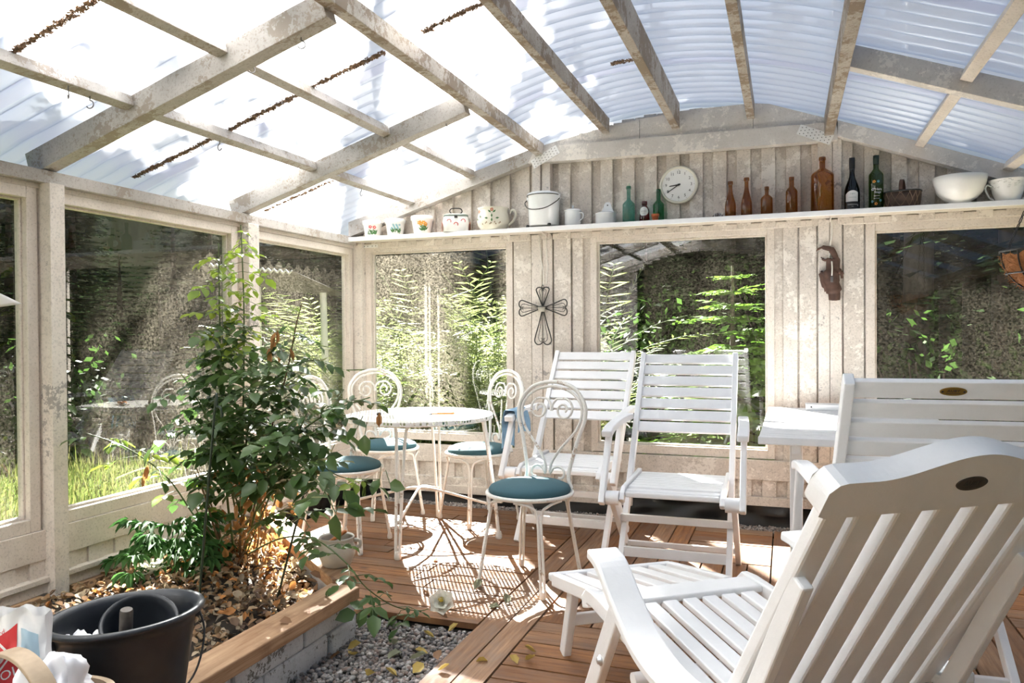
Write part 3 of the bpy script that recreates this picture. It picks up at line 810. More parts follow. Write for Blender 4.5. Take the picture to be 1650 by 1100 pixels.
# ------------------------------------------------------------------ reclining deck chair in the foreground
def recliner():
    t = thing('reclining_deck_chair', 'large white reclining deck chair in the foreground with slatted back and footrest', 'chair', (-.377,2.572,0), R(36))
    w = M['white']
    z_seat = lambda v: .405 + (.075)*min(0, v)/.72*1.0
    for s in (-1, 1):
        # seat side rails, front end curled over
        pts = [(s*.288,-.74,.335),(s*.288,-.35,.375),(s*.288,-.06,.398),(s*.288,-.015,.396),(s*.288,.008,.376),(s*.288,0.0,.352)]
        bar_pts(MB(), pts[:4] + pts[4:], .03, .05).build('seat_rail', w, t, bevel=.008)
    MB().beam((-.272,-.085,.402),(.272,-.085,.402),.105,.024).build('seat_front_rail', w, t, bevel=.005)
    MB().beam((-.272,-.72,.34),(.272,-.72,.34),.05,.03).build('seat_back_rail', w, t, bevel=.005)
    for k in range(7):
        u = (k-3)*.0705
        MB().beam((u,-.14,.393),(u,-.71,.340),.05,.02).build('seat_slat', w, t, bevel=.004)
    # footrest
    for s in (-1, 1):
        MB().beam((s*.245,.46,.298),(s*.245,.02,.372),.03,.05).build('footrest_rail', w, t, bevel=.006)
        MB().beam((s*.20,.37,.29),(s*.20,.47,.0),.032,.05,(0,1,.2)).build('footrest_leg', w, t, bevel=.005)
    MB().beam((-.262,.475,.303),(.262,.475,.303),.034,.03).build('footrest_end_bar', w, t, bevel=.008)
    MB().beam((-.19,.42,.15),(.19,.42,.15),.022,.045).build('footrest_stretcher', w, t, bevel=.004)
    for k in range(5):
        u = (k-2)*.088
        MB().beam((u,.455,.308),(u,.03,.380),.055,.018).build('footrest_slat', w, t, bevel=.004)
    # arms: broad boards sweeping down from the front tip to the back
    for s in (-1, 1):
        path = bez([(s*.332,-.215,.598),(s*.334,-.29,.580),(s*.336,-.40,.505),(s*.336,-.52,.437),(s*.332,-.66,.404),(s*.322,-.86,.41)], 6)
        bar_pts(MB(), path, .098, .03).build('armrest', w, t, bevel=.013)
        MB().beam((s*.318,-.33,.50),(s*.318,-.02,.0),.03,.065,(0,.8,.5)).build('front_leg', w, t, bevel=.006)
        MB().beam((s*.276,-1.068,.775), (s*.276,-.655,.0), .027, .045, (0,1,.5)).build('rear_leg', w, t, bevel=.005)
        bo = MB().lathe([(.016,0),(.016,.003),(.011,.006),(.011,.010),(0,.012)], 12, Matrix.Translation((s*.333,-.205,.27)) @ Matrix.Rotation(s*PI/2,4,'Y')).build('bolt', M['steel'], t)
        bo['label'] = 'steel pivot bolt'
    MB().tube([(-.30,-.36,.275),(.30,-.36,.275)], .02, 12).build('seat_pivot_bar', w, t)
    MB().box(-.303,.303,-.86,-.835,.27,.31).build('rear_stretcher', w, t, bevel=.004)
    # back: stiles, slats, shaped top rail with badge on its rear
    d = Vector((0,-.535,.845)).normalized()           # up the back
    nb = Vector((0,-d.z,d.y))                          # out of the rear face (backwards)
    nb = Vector((0,-.845,-.535)).normalized()
    B0 = Vector((0,-.80,.40))
    Ltop = .645
    for s in (-1, 1):
        MB().beam(B0 + Vector((s*.262,0,0)) - d*.16, B0 + Vector((s*.262,0,0)) + d*Ltop, .056, .036, nb).build('back_stile', w, t, bevel=.007)
        pz = B0 + Vector((s*.262,0,0)) - d*.01 + nb*.019
        T = Matrix.Translation(pz) @ nb.to_track_quat('Z','X').to_matrix().to_4x4()
        bo = MB().lathe([(.017,0),(.017,.002),(.008,.003),(.008,.009),(0,.010)], 14, T).build('bolt', M['steel'], t); bo['label'] = 'steel bolt with washer'
    for k in range(5):
        u = (k-2)*.0925
        MB().beam(B0 + Vector((u,0,0)) - d*.12, B0 + Vector((u,0,0)) + d*Ltop, .059, .034, nb).build('back_slat', w, t, bevel=.006)
    MB().beam(B0 + Vector((-.235,0,0)) - d*.12, B0 + Vector((.235,0,0)) - d*.12, .05, .024, nb).build('back_bottom_rail', w, t, bevel=.004)
    # top rail: low shoulders, hump in the middle
    n = 40; top = []; bot = []
    for i in range(n+1):
        u = -.312 + .624*i/n
        h = .083 + .048*(.5+.5*math.cos(PI*min(1, abs(u)/.22)))
        e = max(0, (abs(u)-.285)/.027)
        h -= .022*e*e
        top.append((u, h)); bot.append((u, .008*e*e - .002))
    poly = bot + top[::-1]
    T = Matrix.Translation(B0 + d*(Ltop-.02)) @ Matrix(((1,0,0,0),(0,d.y,nb.y,0),(0,d.z,nb.z,0),(0,0,0,1)))
    MB().prism(poly, -.026, .026, T).build('top_rail', w, t, bevel=.016, seg=4)
    Tb = T @ Matrix.Translation((0,.062,.0262)) 
    b = MB().prism([(.036*math.cos(2*PI*k/32), .0165*math.sin(2*PI*k/32)) for k in range(32)], -.001, .002, Tb).build('badge', M['badge'], t); b['label'] = 'dark oval maker badge'
    vs, fs = text_mb('AUBY', .0155, Tb @ Matrix.Translation((0,.0015,.0022)))
    m2 = MB().add(vs, fs); m2.prism([(-.02,-.0085),(.02,-.0085),(.02,-.0075),(-.02,-.0075)], .0018, .0025, Tb)
    m2.build('badge_lettering', M['dark'], b)
recliner()

# ------------------------------------------------------------------ slatted table by the wall
def garden_table():
    t = thing('plank_table', 'white ridged plank table against the back wall, beyond the chair with the brass badge', 'table', (-.12,3.66,0), R(-.5))
    w = M['white_worn']
    n = 13; Ltot = 1.44
    for k in range(n):
        y0 = k*Ltot/n
        mb = MB()
        for r in range(3):
            a = y0 + .003 + r*(Ltot/n-.006)/3
            mb.box(0, .88, a, a+(Ltot/n-.006)/3-.011, .742, .770)
        mb.box(0, .88, y0+.003, y0+Ltot/n-.003, .744, .760)
        mb.build('top_plank', w, t)
    MB().box(-.004,.884,-.022,0,.735,.770).build('edge_board', w, t, bevel=.004)
    for x in (.16,.72):
        for y in (.12, 1.36): MB().box(x-.028,x+.028,y-.03,y+.03,0,.735).build('leg', w, t, bevel=.004)
    for x in (.16,.72): MB().box(x-.015,x+.015,.15,1.33,.22,.27).build('stretcher', w, t, bevel=.004)
    for x in (.16,.72): MB().box(x-.02,x+.02,.02,1.42,.69,.735).build('apron', w, t, bevel=.004)
    t2 = thing('bench_board', 'white board lying across the far end of the ridged plank table', 'board', (.44,5.02,.770), 0)
    MB().box(-.33,.33,-.07,.06,0,.035).build('board', w, t2, bevel=.004)
    MB().tube([(-.30,-.07,.02),(-.30,-.074,.02)], .005, 8).build('screw_head', M['dark'], t2)
garden_table()

# ------------------------------------------------------------------ wire cafe chairs and punched-top table
def spiral(c, r0, r1, a0, turns, n=26):
    out = []
    for i in range(n+1):
        k = i/n; a = a0 + turns*2*PI*k; r = r0 + (r1-r0)*k
        out.append((c[0]+r*math.cos(a), c[1]+r*math.sin(a)))
    return out
def cafe_chair(label, loc, rz):
    """local: faces -y"""
    t = thing('wire_cafe_chair', label, 'chair', loc, rz)
    m = M['bistro']; RIM = .213; ZR = .452
    MB().tube([(RIM*math.cos(2*PI*k/40), RIM*math.sin(2*PI*k/40), ZR) for k in range(40)], .0105, 8, closed=True).build('seat_ring', m, t)
    # pad
    prof = [(0,ZR-.004),(.185,ZR-.004),(.203,ZR+.006),(.207,ZR+.018),(.198,ZR+.034),(.165,ZR+.048),(.10,ZR+.055),(0,ZR+.057)]
    MB().lathe(prof, 40).build('seat_pad', M['teal'], t)
    ang = [R(-90-43), R(-90+43), R(90+40), R(90-40)]
    for i, a in enumerate(ang):
        ux, uy = math.cos(a), math.sin(a)
        fr = .262 if i < 2 else .268
        foot = Vector((fr*ux*1.02, fr*uy, .022)); knee = Vector((.205*ux, .205*uy, .375))
        mb = MB()
        tx = Vector((-uy, ux, 0))
        for s in (-1, 1):
            o = tx*(s*.0085)
            a2 = a + s*R(34)
            e = Vector((RIM*math.cos(a2)*.985, RIM*math.sin(a2)*.985, ZR-.012))
            a3 = a + s*R(13)
            mid = Vector((RIM*math.cos(a3)*.99, RIM*math.sin(a3)*.99, ZR-.028))
            mb.tube(bez([foot+o, foot*.5+knee*.5+o, knee+o*1.2, mid, e], 6), .0072, 7)
        lg = mb.build('leg', m, t)
        MB().lathe([(.012,0),(.015,.006),(.015,.02),(.011,.036)], 10, Matrix.Translation((foot.x,foot.y,0))).build('foot_cap', M['bistro'], lg)
    # balloon back of bent rod
    def bp(x, z): return Vector((x, .175 + (z-.45)*.14, z))
    base = RIM*.80
    outer = [(-.145,.452),(-.125,.50),(-.130,.56),(-.165,.70),(-.197,.80),(-.192,.88),(-.135,.955),(-.06,.985),(0,.992)]
    full = outer + [(-x, z) for x, z in outer[-2::-1]]
    MB().tube(bez([bp(x, z) for x, z in full], 6), .0105, 8).build('back_hoop', m, t)
    inner = [(-.012,.52),(-.02,.575),(-.07,.65),(-.150,.745),(-.178,.82),(-.168,.885),(-.115,.938),(-.05,.962),(0,.968)]
    fi = inner + [(-x, z) for x, z in inner[-2::-1]]
    mb = MB(); mb.tube(bez([bp(x, z) for x, z in fi], 6), .0075, 7)
    for s in (-1, 1):
        # scroll at the foot of the heart
        sp = spiral((s*.068,.515), .050, .016, PI if s > 0 else 0, -s*.78)
        mb.tube([bp(x, z) for x, z in [(s*.012,.53)] + sp], .0065, 7)
        # scroll under the crown
        sp = spiral((s*.072,.848), .058, .014, R(80) if s > 0 else R(100), -s*1.35)
        mb.tube([bp(x, z) for x, z in bez2([(s*.004,.84),(s*.006,.875),(s*.03,.903)]) + sp], .0065, 7)
    mb.build('back_scrolls', m, t)
    return t
def bez2(pts): return [(p.x, p.y) for p in bez([(x, y, 0) for x, y in pts], 5)]
ch = cafe_chair('wire cafe chair with teal pad, nearest the camera and in front of the folding chairs', (-1.215,3.60,0), R(-12))
dup(ch, (-1.955,4.71,0), math.atan2(-.56,.83), 'white wire cafe chair between the punched table and the chair with the blue cloth')
dup(ch, (-2.635,4.69,0), math.atan2(.77,.635), 'white wire cafe chair in the back left corner behind the punched table')
dup(ch, (-2.47,3.90,0), math.atan2(.995,-.04), 'white wire cafe chair left of the punched table, half hidden by rose leaves')

def cafe_table():
    t = thing('round_garden_table', 'round white garden table with punched steel top on thin hairpin legs', 'table', (-2.13,4.195,0), 0)
    m = M['bistro']; Rt = .45; zt = .755
    n = 72
    mb = MB()
    for dz in (0, .002, .004): mb.add([(0,0,zt-dz)] + [(Rt*math.cos(2*PI*k/n), Rt*math.sin(2*PI*k/n), zt-dz) for k in range(n)], [(0,1+k,1+(k+1)%n) for k in range(n)])
    mb.lathe([(Rt,zt),(Rt+.004,zt-.006),(Rt+.002,zt-.022)], n)
    del mb.f[-2:], mb.s[-2:]
    mb.build('table_top', M['perf'], t)
    MB().tube([(Rt*math.cos(2*PI*k/n), Rt*math.sin(2*PI*k/n), zt-.022) for k in range(n)], .005, 6, closed=True).build('rim_wire', m, t)
    MB().tube([(.24*math.cos(2*PI*k/40), .24*math.sin(2*PI*k/40), zt-.014) for k in range(40)], .008, 6, closed=True).build('support_ring', m, t)
    for i in range(4):
        a = R(-90) + i*PI/2 + R(12)
        ux, uy = math.cos(a), math.sin(a); tx = Vector((-uy, ux, 0))
        foot = Vector((.49*ux, .49*uy, .02))
        mb = MB()
        for s in (-1, 1):
            mb.tube(bez([foot+tx*(s*.011), Vector((.455*ux,.455*uy,.35))+tx*(s*.016), Vector((.41*ux,.41*uy,.66))+tx*(s*.026), Vector((.385*ux,.385*uy,.725))+tx*(s*.04), Vector((.26*ux,.26*uy,.745))+tx*(s*.09)], 6), .0095, 8)
        lg = mb.build('leg', m, t)
        MB().lathe([(.016,0),(.02,.008),(.02,.026),(.014,.045)], 12, Matrix.Translation((foot.x,foot.y,0))).build('foot_cap', M['bistro'], lg)
        MB().tube(bez([(0,0,.30),(.10*ux,.10*uy,.29),(.475*ux,.475*uy,.20)], 5), .0085, 7).build('stretcher', m, t)
cafe_table()
def shears():
    t = thing('pruning_shears', 'pruning shears with orange grips lying on the round white table', 'garden tool', (-2.02,4.12,.757), R(200-180+12))
    for s in (-1, 1):
        mb = MB(); mb.tube(bez([(0,0,.010),(.05,s*.012+.004,.012),(.10,s*.02+.004,.012),(.145,s*.014+.002,.011)], 5), [.006]*5+[.0085]*6+[.0085]*4+[.006], 8)
        mb.build('grip', M['orange_handle'], t)
    MB().prism([(0,-.008),(-.03,-.016),(-.075,-.008),(-.082,0),(-.05,.004),(0,.008)], .008, .012).build('cutting_blade', M['steel'], t)
    MB().prism([(0,.008),(-.03,.016),(-.06,.022),(-.075,.018),(-.04,.005),(0,-.004)], .004, .008).build('anvil_blade', M['hook'], t)
    MB().lathe([(.011,0.002),(.011,.014),(.006,.017),(0,.017)], 12).build('pivot_bolt', M['steel'], t)
shears()
def seed_head():
    rng = random.Random(3)
    t = thing('dried_rosette', 'small dark dried flower head lying on the left of the round table', 'dried flower', (-2.32,4.03,.757), 0)
    mb = MB()
    for k in range(11):
        a = k*2.4; l = rng.uniform(.014,.026)
        p = Vector((0,0,.008)); d = Vector((math.cos(a), math.sin(a), rng.uniform(.1,.9))).normalized()
        s = d.cross(Vector((0,0,1))).normalized()*.008
        mb.add([p, p+d*l*.5+s, p+d*l, p+d*l*.5-s+Vector((0,0,.004))], [(0,1,2,3)])
    mb.build('petals', M['hook'], t)
    MB().lathe([(0,0),(.012,.003),(.014,.012),(0,.02)], 10).build('heart', M['blackmetal'], t)
seed_head()
# ------------------------------------------------------------------ things on the shelf (shelf top z = 1.985)
ZS, YS = 1.9885, YB-.11
def bottle(name, label, x, prof, mat, h=None, y=YS, cap=None, lab=None, inside=True):
    t = thing(name, label, 'bottle', (x, y, ZS))
    MB().lathe(prof, 28).build('body', mat, t)
    return t
def bot_prof(r, h, hs, rn, lip=.0, round_=.35, hn=None):
    """r body radius, hs shoulder height, rn neck radius"""
    p = [(0,.004),(r*.85,.0),(r,.008),(r,hs)]
    hn = hn or hs + (r-rn)*1.4
    for k in range(1, 7):
        a = k/6
        p.append((rn + (r-rn)*(.5+.5*math.cos(PI*a))**round_, hs + (hn-hs)*a))
    p += [(rn, h-.022), (rn+lip, h-.020), (rn+lip, h-.004), (rn+lip*.6, h), (rn*.7, h), (rn*.7, h-.02)]
    return p
t = bottle('glass_bottle', 'teal glass bottle with a pale stopper on the shelf, left of the red sauce bottle', -1.004, bot_prof(.042,.252,.125,.013,.004,.9,.165), M['teal_glass'])
MB().lathe([(.009,.235),(.009,.268),(.0085,.27),(0,.27)], 14).build('stopper', M['cork'], t)
t = bottle('sauce_bottle', 'dark red sauce bottle with a white oval label, between the teal and green bottles', -.897, [(0,.003),(.033,0),(.036,.006),(.033,.05),(.030,.085),(.016,.112),(.016,.118),(.0185,.119),(.0185,.142),(0,.142)], M['red_glass'])
def front_patch(mb, r0, r1, z0, z1, a0, a1, oval=False, n=14, ycen=-PI/2):
    """patch on a round body facing the room; r0/r1 radii at z0/z1"""
    def fn(u, v):
        if oval:
            # disc mapped to the patch
            th, q = u*2*PI, v
            aa = ycen + (a1-a0)/2*q*math.cos(th); z = (z0+z1)/2 + (z1-z0)/2*q*math.sin(th)
        else:
            aa = ycen + a0 + (a1-a0)*u; z = z0 + (z1-z0)*v
        k = (z-z0)/(z1-z0) if z1 > z0 else 0
        r = r0 + (r1-r0)*k
        return (r*math.cos(aa), r*math.sin(aa), z)
    mb.grid(fn, n*2 if oval else n, 6 if oval else 4); return mb
l = front_patch(MB(), .0352, .0312, .042, .102, -1.0, 1.0, True).build('label', M['label'], t)
def curved_text(txt, size, r, z, ang=0):
    vs, fs = text_mb(txt, size, Matrix.Identity(4), 0)
    out = []
    for v in vs:
        a = -PI/2 + ang + v.x/r
        out.append((r*math.cos(a), r*math.sin(a), z+v.y))
    return out, fs
m = MB(); m.add(*curved_text('LOVISA', .0115, .0342, .072)); m.add(*curved_text('SENAP', .005, .0345, .058)); m.add(*curved_text('* * *', .008, .0337, .088)); m.build('label_print', M['greyprint'], l)
bottle('glass_bottle', 'bright green glass bottle on the shelf behind the tiny terracotta pot', -.808, bot_prof(.037,.222,.115,.0145,.0,.75,.15), M['green_glass'], y=YS+.03)
t = thing('tiny_flower_pot', 'tiny terracotta pot in front of the green bottle', 'flower pot', (-.818, YS-.045, ZS))
MB().lathe([(0,.001),(.018,0),(.022,.03),(.026,.031),(.027,.046),(.023,.046),(.019,.03),(0,.028)], 20).build('pot', M['terracotta'], t)
# amber bottles
bottle('amber_bottle', 'slim amber beer bottle with dark lip, beside the small shell', -.340, bot_prof(.035,.235,.07,.0125,.004,1.15,.19), M['amber_glass'])
bottle('amber_bottle', 'taller slim amber beer bottle, second of the five amber bottles', -.240, bot_prof(.035,.252,.07,.0125,.005,1.15,.205), M['amber_glass'])
bottle('amber_bottle', 'shortest amber bottle, squat with a straight neck', -.117, bot_prof(.037,.185,.105,.0125,.002,.5,.135), M['amber_glass'])
bottle('amber_bottle', 'straight amber bottle just left of the big amber jar bottle', .032, bot_prof(.036,.235,.14,.0145,.001,.6,.175), M['amber_glass'])
bottle('amber_bottle', 'very large amber bottle in front of the right hand post', .212, bot_prof(.068,.345,.225,.017,.003,.55,.275), M['amber_glass'])
# wine bottles
t = bottle('wine_bottle', 'dark wine bottle with pale arched label on the shelf, right of the post', .381, bot_prof(.045,.325,.11,.0145,.002,1.0,.235), M['dark_glass'])
MB().lathe([(.0165,.255),(.0168,.30),(.0168,.3255),(0,.3265)], 20).build('foil_cap', M['blackcap'], t)
l = front_patch(MB(), .0456,.0456,.052,.098,-.95,.72).build('label', M['label'], t)
m = MB()
def arch(u, v):
    a = -.95 + 1.67*u; zz = .098 + .022*max(0,(1-(a/.95)**2))*v
    return (.0456*math.cos(-PI/2+a), .0456*math.sin(-PI/2+a), zz)
m.grid(arch, 16, 4); m.build('label_top', M['label'], l)
m = MB(); m.add(*curved_text('Chardonnay', .009, .0460, .078)); m.add(*curved_text('~v~', .02, .0460, .1)); m.build('label_print', M['greyprint'], l)
l2 = front_patch(MB(), .0456,.0456,.008,.050,-1.0,1.0).build('lower_label', M['blackcap'], t)
m = MB(); m.add(*curved_text('CHARDONNAY', .0085, .0460, .034)); m.add(*curved_text('K', .016, .0460, .028, .72)); m.add(*curved_text('2012', .006, .0460, .022)); m.build('lower_label_print', M['label'], l2)
t = bottle('wine_bottle', 'olive green wine bottle with painted flowers and script lettering, left of the birch bark basket', .515, bot_prof(.042,.328,.205,.0155,.001,.8,.25), M['olive_glass'])
MB().lathe([(.0165,.275),(.0172,.30),(.0172,.3285),(0,.3295)], 20).build('foil_cap', M['stake'], t)
m = MB(); m.add(*curved_text("O'Hara", .02, .0427, .118)); m.add(*curved_text('Stage', .018, .0427, .100, .15)); m.add(*curved_text('CABERNET', .007, .0427, .078)); m.add(*curved_text('SAUVIGNON', .006, .0427, .062)); m.build('script_lettering', M['label'], t)
def flowers(mb, r, spots, s):
    for a, z in spots:
        for k in range(5):
            b = k*2*PI/5
            aa = a + s*math.cos(b)/r; zz = z + s*math.sin(b)
            c = Vector((r*math.cos(-PI/2+aa), r*math.sin(-PI/2+aa), zz))
            n = Vector((math.cos(-PI/2+aa), math.sin(-PI/2+aa), 0)); tx = Vector((-n.y, n.x, 0)); q = s*.62
            mb.add([c+tx*q*math.cos(h*PI/3)+Vector((0,0,q*math.sin(h*PI/3)))+n*.0003 for h in range(6)], [tuple(range(6))])
    return mb
flowers(MB(), .0424, [(-.35,.165),(-.1,.03)], .006).build('painted_orange_flowers', M['orange'], t)
flowers(MB(), .0424, [(.2,.165),(.5,.05),(-.6,.045)], .005).build('painted_blue_flowers', M['blueprint'], t)
# printed flower pots
def leafprint(mb, rf, spots, ln, wd):
    for a, z, tilt in spots:
        pts = [(0,0),(wd,ln*.45),(0,ln),(-wd,ln*.45)]
        vs = []
        for x, y in pts:
            xx = x*math.cos(tilt) - y*math.sin(tilt); yy = x*math.sin(tilt) + y*math.cos(tilt)
            r = rf(z+yy); aa = -PI/2 + a + xx/r
            vs.append((r*math.cos(aa), r*math.sin(aa), z+yy))
        mb.add(vs, [(0,1,2,3)])
    return mb
def flower_pot(label, x, s, kind):
    t = thing('flower_pot', label, 'flower pot', (x, YS, ZS), R(30))
    rf = lambda z: (.058 + .017*z/.125)*s + .0006
    MB().lathe([(0,.002),(.056*s,0),(.058*s,.004*s),(.0725*s,.096*s),(.078*s,.098*s),(.08*s,.128*s),(.075*s,.129*s),(.069*s,.1*s),(.055*s,.012),(0,.012)], 36).build('pot', M['ceramic'], t)
    rng = random.Random(int(x*100))
    lv = [(rng.uniform(-.5,.5), rng.uniform(.012,.045), rng.uniform(-.8,.8)) for _ in range(34)]
    if kind == 0:
        leafprint(MB(), rf, lv, .024, .005).build('printed_leaves', M['greenprint'], t)
        flowers(MB(), .0705*s, [(-.25,.075),(.2,.072)], .009).build('printed_red_flowers', M['red'], t)
    elif kind == 1:
        leafprint(MB(), rf, lv, .026, .004).build('printed_leaves', M['greenprint'], t)
        flowers(MB(), .0705*s, [(-.42+.085*k, .055+.013*(k*7 % 4)) for k in range(11)], .0055).build('printed_blue_flowers', M['blueprint'], t)
    else:
        leafprint(MB(), rf, [(rng.uniform(-.3,.35), rng.uniform(.02,.06), rng.uniform(-1,1)) for _ in range(30)], .028, .004).build('printed_leaves', M['greenprint'], t)
        flowers(MB(), .0712*s, [(-.36,.082),(-.12,.092),(.26,.072),(-.2,.076),(.1,.082)], .0095).build('printed_orange_flowers', M['orange'], t)
flower_pot('white flower pot with two red printed flowers, leftmost on the shelf', -2.983, .98, 0)
flower_pot('white flower pot with blue printed flowers on the shelf', -2.787, 1.0, 1)
flower_pot('white flower pot with orange printed flowers on the shelf', -2.560, 1.07, 2)
def tin():
    t = thing('enamel_tin', 'rounded cream tin with red printed sprigs and a wire lid handle', 'tin', (-2.284, YS, ZS), R(24))
    def sq(r, z, k=.4):
        return [(r*math.copysign(abs(math.cos(a))**k, math.cos(a)), r*math.copysign(abs(math.sin(a))**k, math.sin(a)), z) for a in [2*PI*i/40 for i in range(40)]]
    def loft(mb, prof):
        vs = []; n = 40
        for r, z in prof: vs += sq(r, z)
        fs = [(i*n+k, i*n+(k+1) % n, (i+1)*n+(k+1) % n, (i+1)*n+k) for i in range(len(prof)-1) for k in range(n)]
        mb.add(vs, fs, True); mb.add(vs[-n:], [tuple(range(n))]); return mb
    loft(MB(), [(.092,0),(.098,.006),(.101,.06),(.094,.10),(.082,.118)]).build('body', M['ceramic'], t)
    loft(MB(), [(.088,.112),(.090,.117),(.090,.124),(.086,.126)]).build('rim', M['greyprint'], t)
    loft(MB(), [(.084,.124),(.074,.132),(.05,.138),(.01,.14)]).build('lid', M['cream'], t)
    MB().tube(bez([(-.026,0,.138),(-.045,0,.158),(-.035,0,.178),(0,0,.182),(.035,0,.178),(.045,0,.158),(.026,0,.138)], 5), .0042, 7).build('lid_handle', M['blackmetal'], t)
    MB().box(-.012,.012,-.104,-.094,.098,.116).build('clasp', M['blackmetal'], t, bevel=.003)
    mb = MB()
    for cx, cz in ((-.05,.072),(0,.05),(.052,.074)):
        for k in range(9):
            a = -.4 + k*.42
            mb.add([(cx+.014*math.cos(a)+dx, -.1022, cz+.014*math.sin(a)+dz) for dx, dz in ((-.004,0),(0,-.003),(.004,.001),(0,.005))], [(0,1,2,3)])
    mb.build('printed_sprigs', M['red'], t)
    mb = MB()
    for s in (-1,1):
        mb.add([(s*.103,-.06,.004),(s*.103,.06,.004),(s*.1035,.05,.075),(s*.1035,-.05,.085)], [(0,1,2,3)])
        mb.add([(s*.100,-.085,.004),(s*.1035,-.055,.004),(s*.1035,-.055,.08),(s*.0995,-.09,.06)], [(0,1,2,3)])
    mb.build('rust_red_corner', M['terracotta'], t)
tin()
def chamber_mug():
    t = thing('ceramic_chamber_pot', 'wide cream pot with one looped handle and printed flowers, left of the enamel bucket', 'pot', (-1.985, YS-.01, ZS), R(12))
    MB().lathe([(0,.002),(.085,0),(.09,.006),(.112,.035),(.118,.065),(.113,.10),(.105,.128),(.106,.15),(.114,.160),(.109,.161),(.100,.15),(.098,.128),(.108,.09),(.108,.05),(.08,.012),(0,.012)], 44).build('body', M['cream'], t)
    MB().tube(bez([(.104,0,.035),(.14,-.01,.06),(.165,-.015,.105),(.158,-.015,.138),(.135,-.012,.142),(.122,-.01,.118)], 6), [.009]*25+[.008]*5+[.007], 9).build('handle', M['cream'], t)
    rf = lambda z: .119
    leafprint(MB(), rf, [(-.16,.075,1.4),(.28,.075,-1.4),(.06,.05,0),(.06,.08,0),(-.95,.07,1.2),(-.8,.08,-.4),(.02,.115,.9),(.12,.115,-.9)], .03, .007).build('printed_leaves', M['greenprint'], t)
    flowers(MB(), .1115, [(.06,.137),(-.95,.13)], .008).build('printed_dusky_flowers', M['terracotta'], t)
    leafprint(MB(), rf, [(-.5+.14*k,.03+.006*(k%3),.6*(-1)**k) for k in range(9)], .016, .005).build('printed_border', M['splint'], t)
chamber_mug()
def pail():
    t = thing('enamel_pail', 'white enamel lidded pail with dark wire handle, in front of the left post', 'pail', (-1.602, YS-.015, ZS), R(-5))
    MB().lathe([(0,.012),(.10,.012),(.106,.016),(.112,.22),(.116,.226)], 40).build('body', M['enamel'], t)
    MB().lathe([(.118,.222),(.120,.232),(.106,.242),(.06,.252),(.02,.257),(0,.258)], 40).build('lid', M['enamel'], t)
    MB().tube([(.1185*math.cos(2*PI*k/40), .1185*math.sin(2*PI*k/40), .222) for k in range(40)], .003, 6, closed=True).build('rim_line', M['blackmetal'], t)
    h = MB(); h.tube(bez([(-.122,-.01,.2),(-.119,-.06,.17),(-.07,-.118,.125),(0,-.128,.113),(.07,-.118,.125),(.119,-.06,.17),(.122,-.01,.2)], 6), .0035, 7); h.build('bail_handle', M['blackmetal'], t)
    for s in (-1,1): MB().box(s*.112-.012, s*.112+.012, -.02, .01, .195, .225).build('handle_ear', M['enamel'], t, bevel=.004)
    for x, y in ((-.098,-.06),(.075,-.085),(0,.09)):
        MB().lathe([(0,0),(.011,.003),(.013,.010),(.010,.018),(0,.02)], 12, Matrix.Translation((x,y,-.0))).build('ball_foot', M['blackcap'], t)
pail()
t = thing('enamel_canister', 'small white enamel canister with lid knob, right of the lidded pail', 'canister', (-1.396, YS, ZS), R(-10))
MB().lathe([(0,.001),(.054,0),(.057,.004),(.057,.105)], 32).build('body', M['enamel'], t)
MB().lathe([(.060,.103),(.061,.108),(.052,.117),(.02,.124),(.0,.125)], 32).build('lid', M['enamel'], t)
MB().lathe([(.006,.122),(.005,.132),(.008,.136),(.009,.145),(0,.149)], 14).build('knob', M['enamel'], t)
MB().tube(bez([(.057,-.01,.09),(.083,-.015,.085),(.085,-.015,.055),(.058,-.01,.035)], 6), .004, 7).build('handle', M['enamel'], t)
t = thing('enamel_salt_box', 'white enamel wall salt box with a pointed back plate, left of the teal bottle', 'salt box', (-1.165, YS+.01, ZS))
MB().lathe([(0,.001),(.066,0),(.070,.004),(.070,.072),(.073,.076),(.070,.08)], 36).build('body', M['enamel'], t)
T = Matrix.Translation((0,.062,.07)) @ Matrix.Rotation(PI/2,4,'X')
MB().prism([(-.068,0),(-.05,.018),(-.028,.06)] + [(.026*math.cos(a), .07+.026*math.sin(a)) for a in [PI-.2-k*(PI-.4)/8 for k in range(9)]] + [(.028,.06),(.05,.018),(.068,0)], 0, .004, T).build('back_plate', M['enamel'], t, bevel=.0015)
MB().lathe([(.005,.0042),(.005,.0052),(0,.0052)], 10, T @ Matrix.Translation((0,.074,0))).build('hanging_hole', M['dark'], t)
MB().lathe([(.072,.078),(.055,.086),(.0,.09)], 36).build('lid', M['enamel'], t)
def shell():
    t = thing('sea_shell', 'small brown and white shell on the shelf left of the amber bottles', 'shell', (-.418, YS-.02, ZS))
    mb = MB()
    def fn(u, v):
        a = u*PI*.9-.2; r = .03*(.25+.75*math.sin(PI*(v*.9+.05)))*(1+.08*math.cos(a*14))
        return ((v-.5)*.07, -r*math.cos(a), max(0, r*math.sin(a)))
    mb.grid(fn, 24, 12); mb.build('shell_body', M['bark_basket'], t)
    mb = MB()
    for k in range(5): mb.tube(bez([(-.02+k*.01,-.026,.006),(-.018+k*.011,-.016,.024),(-.016+k*.012,.004,.031)], 4), .0022, 6)
    mb.build('pale_ribs', M['ceramic'], t)
shell()
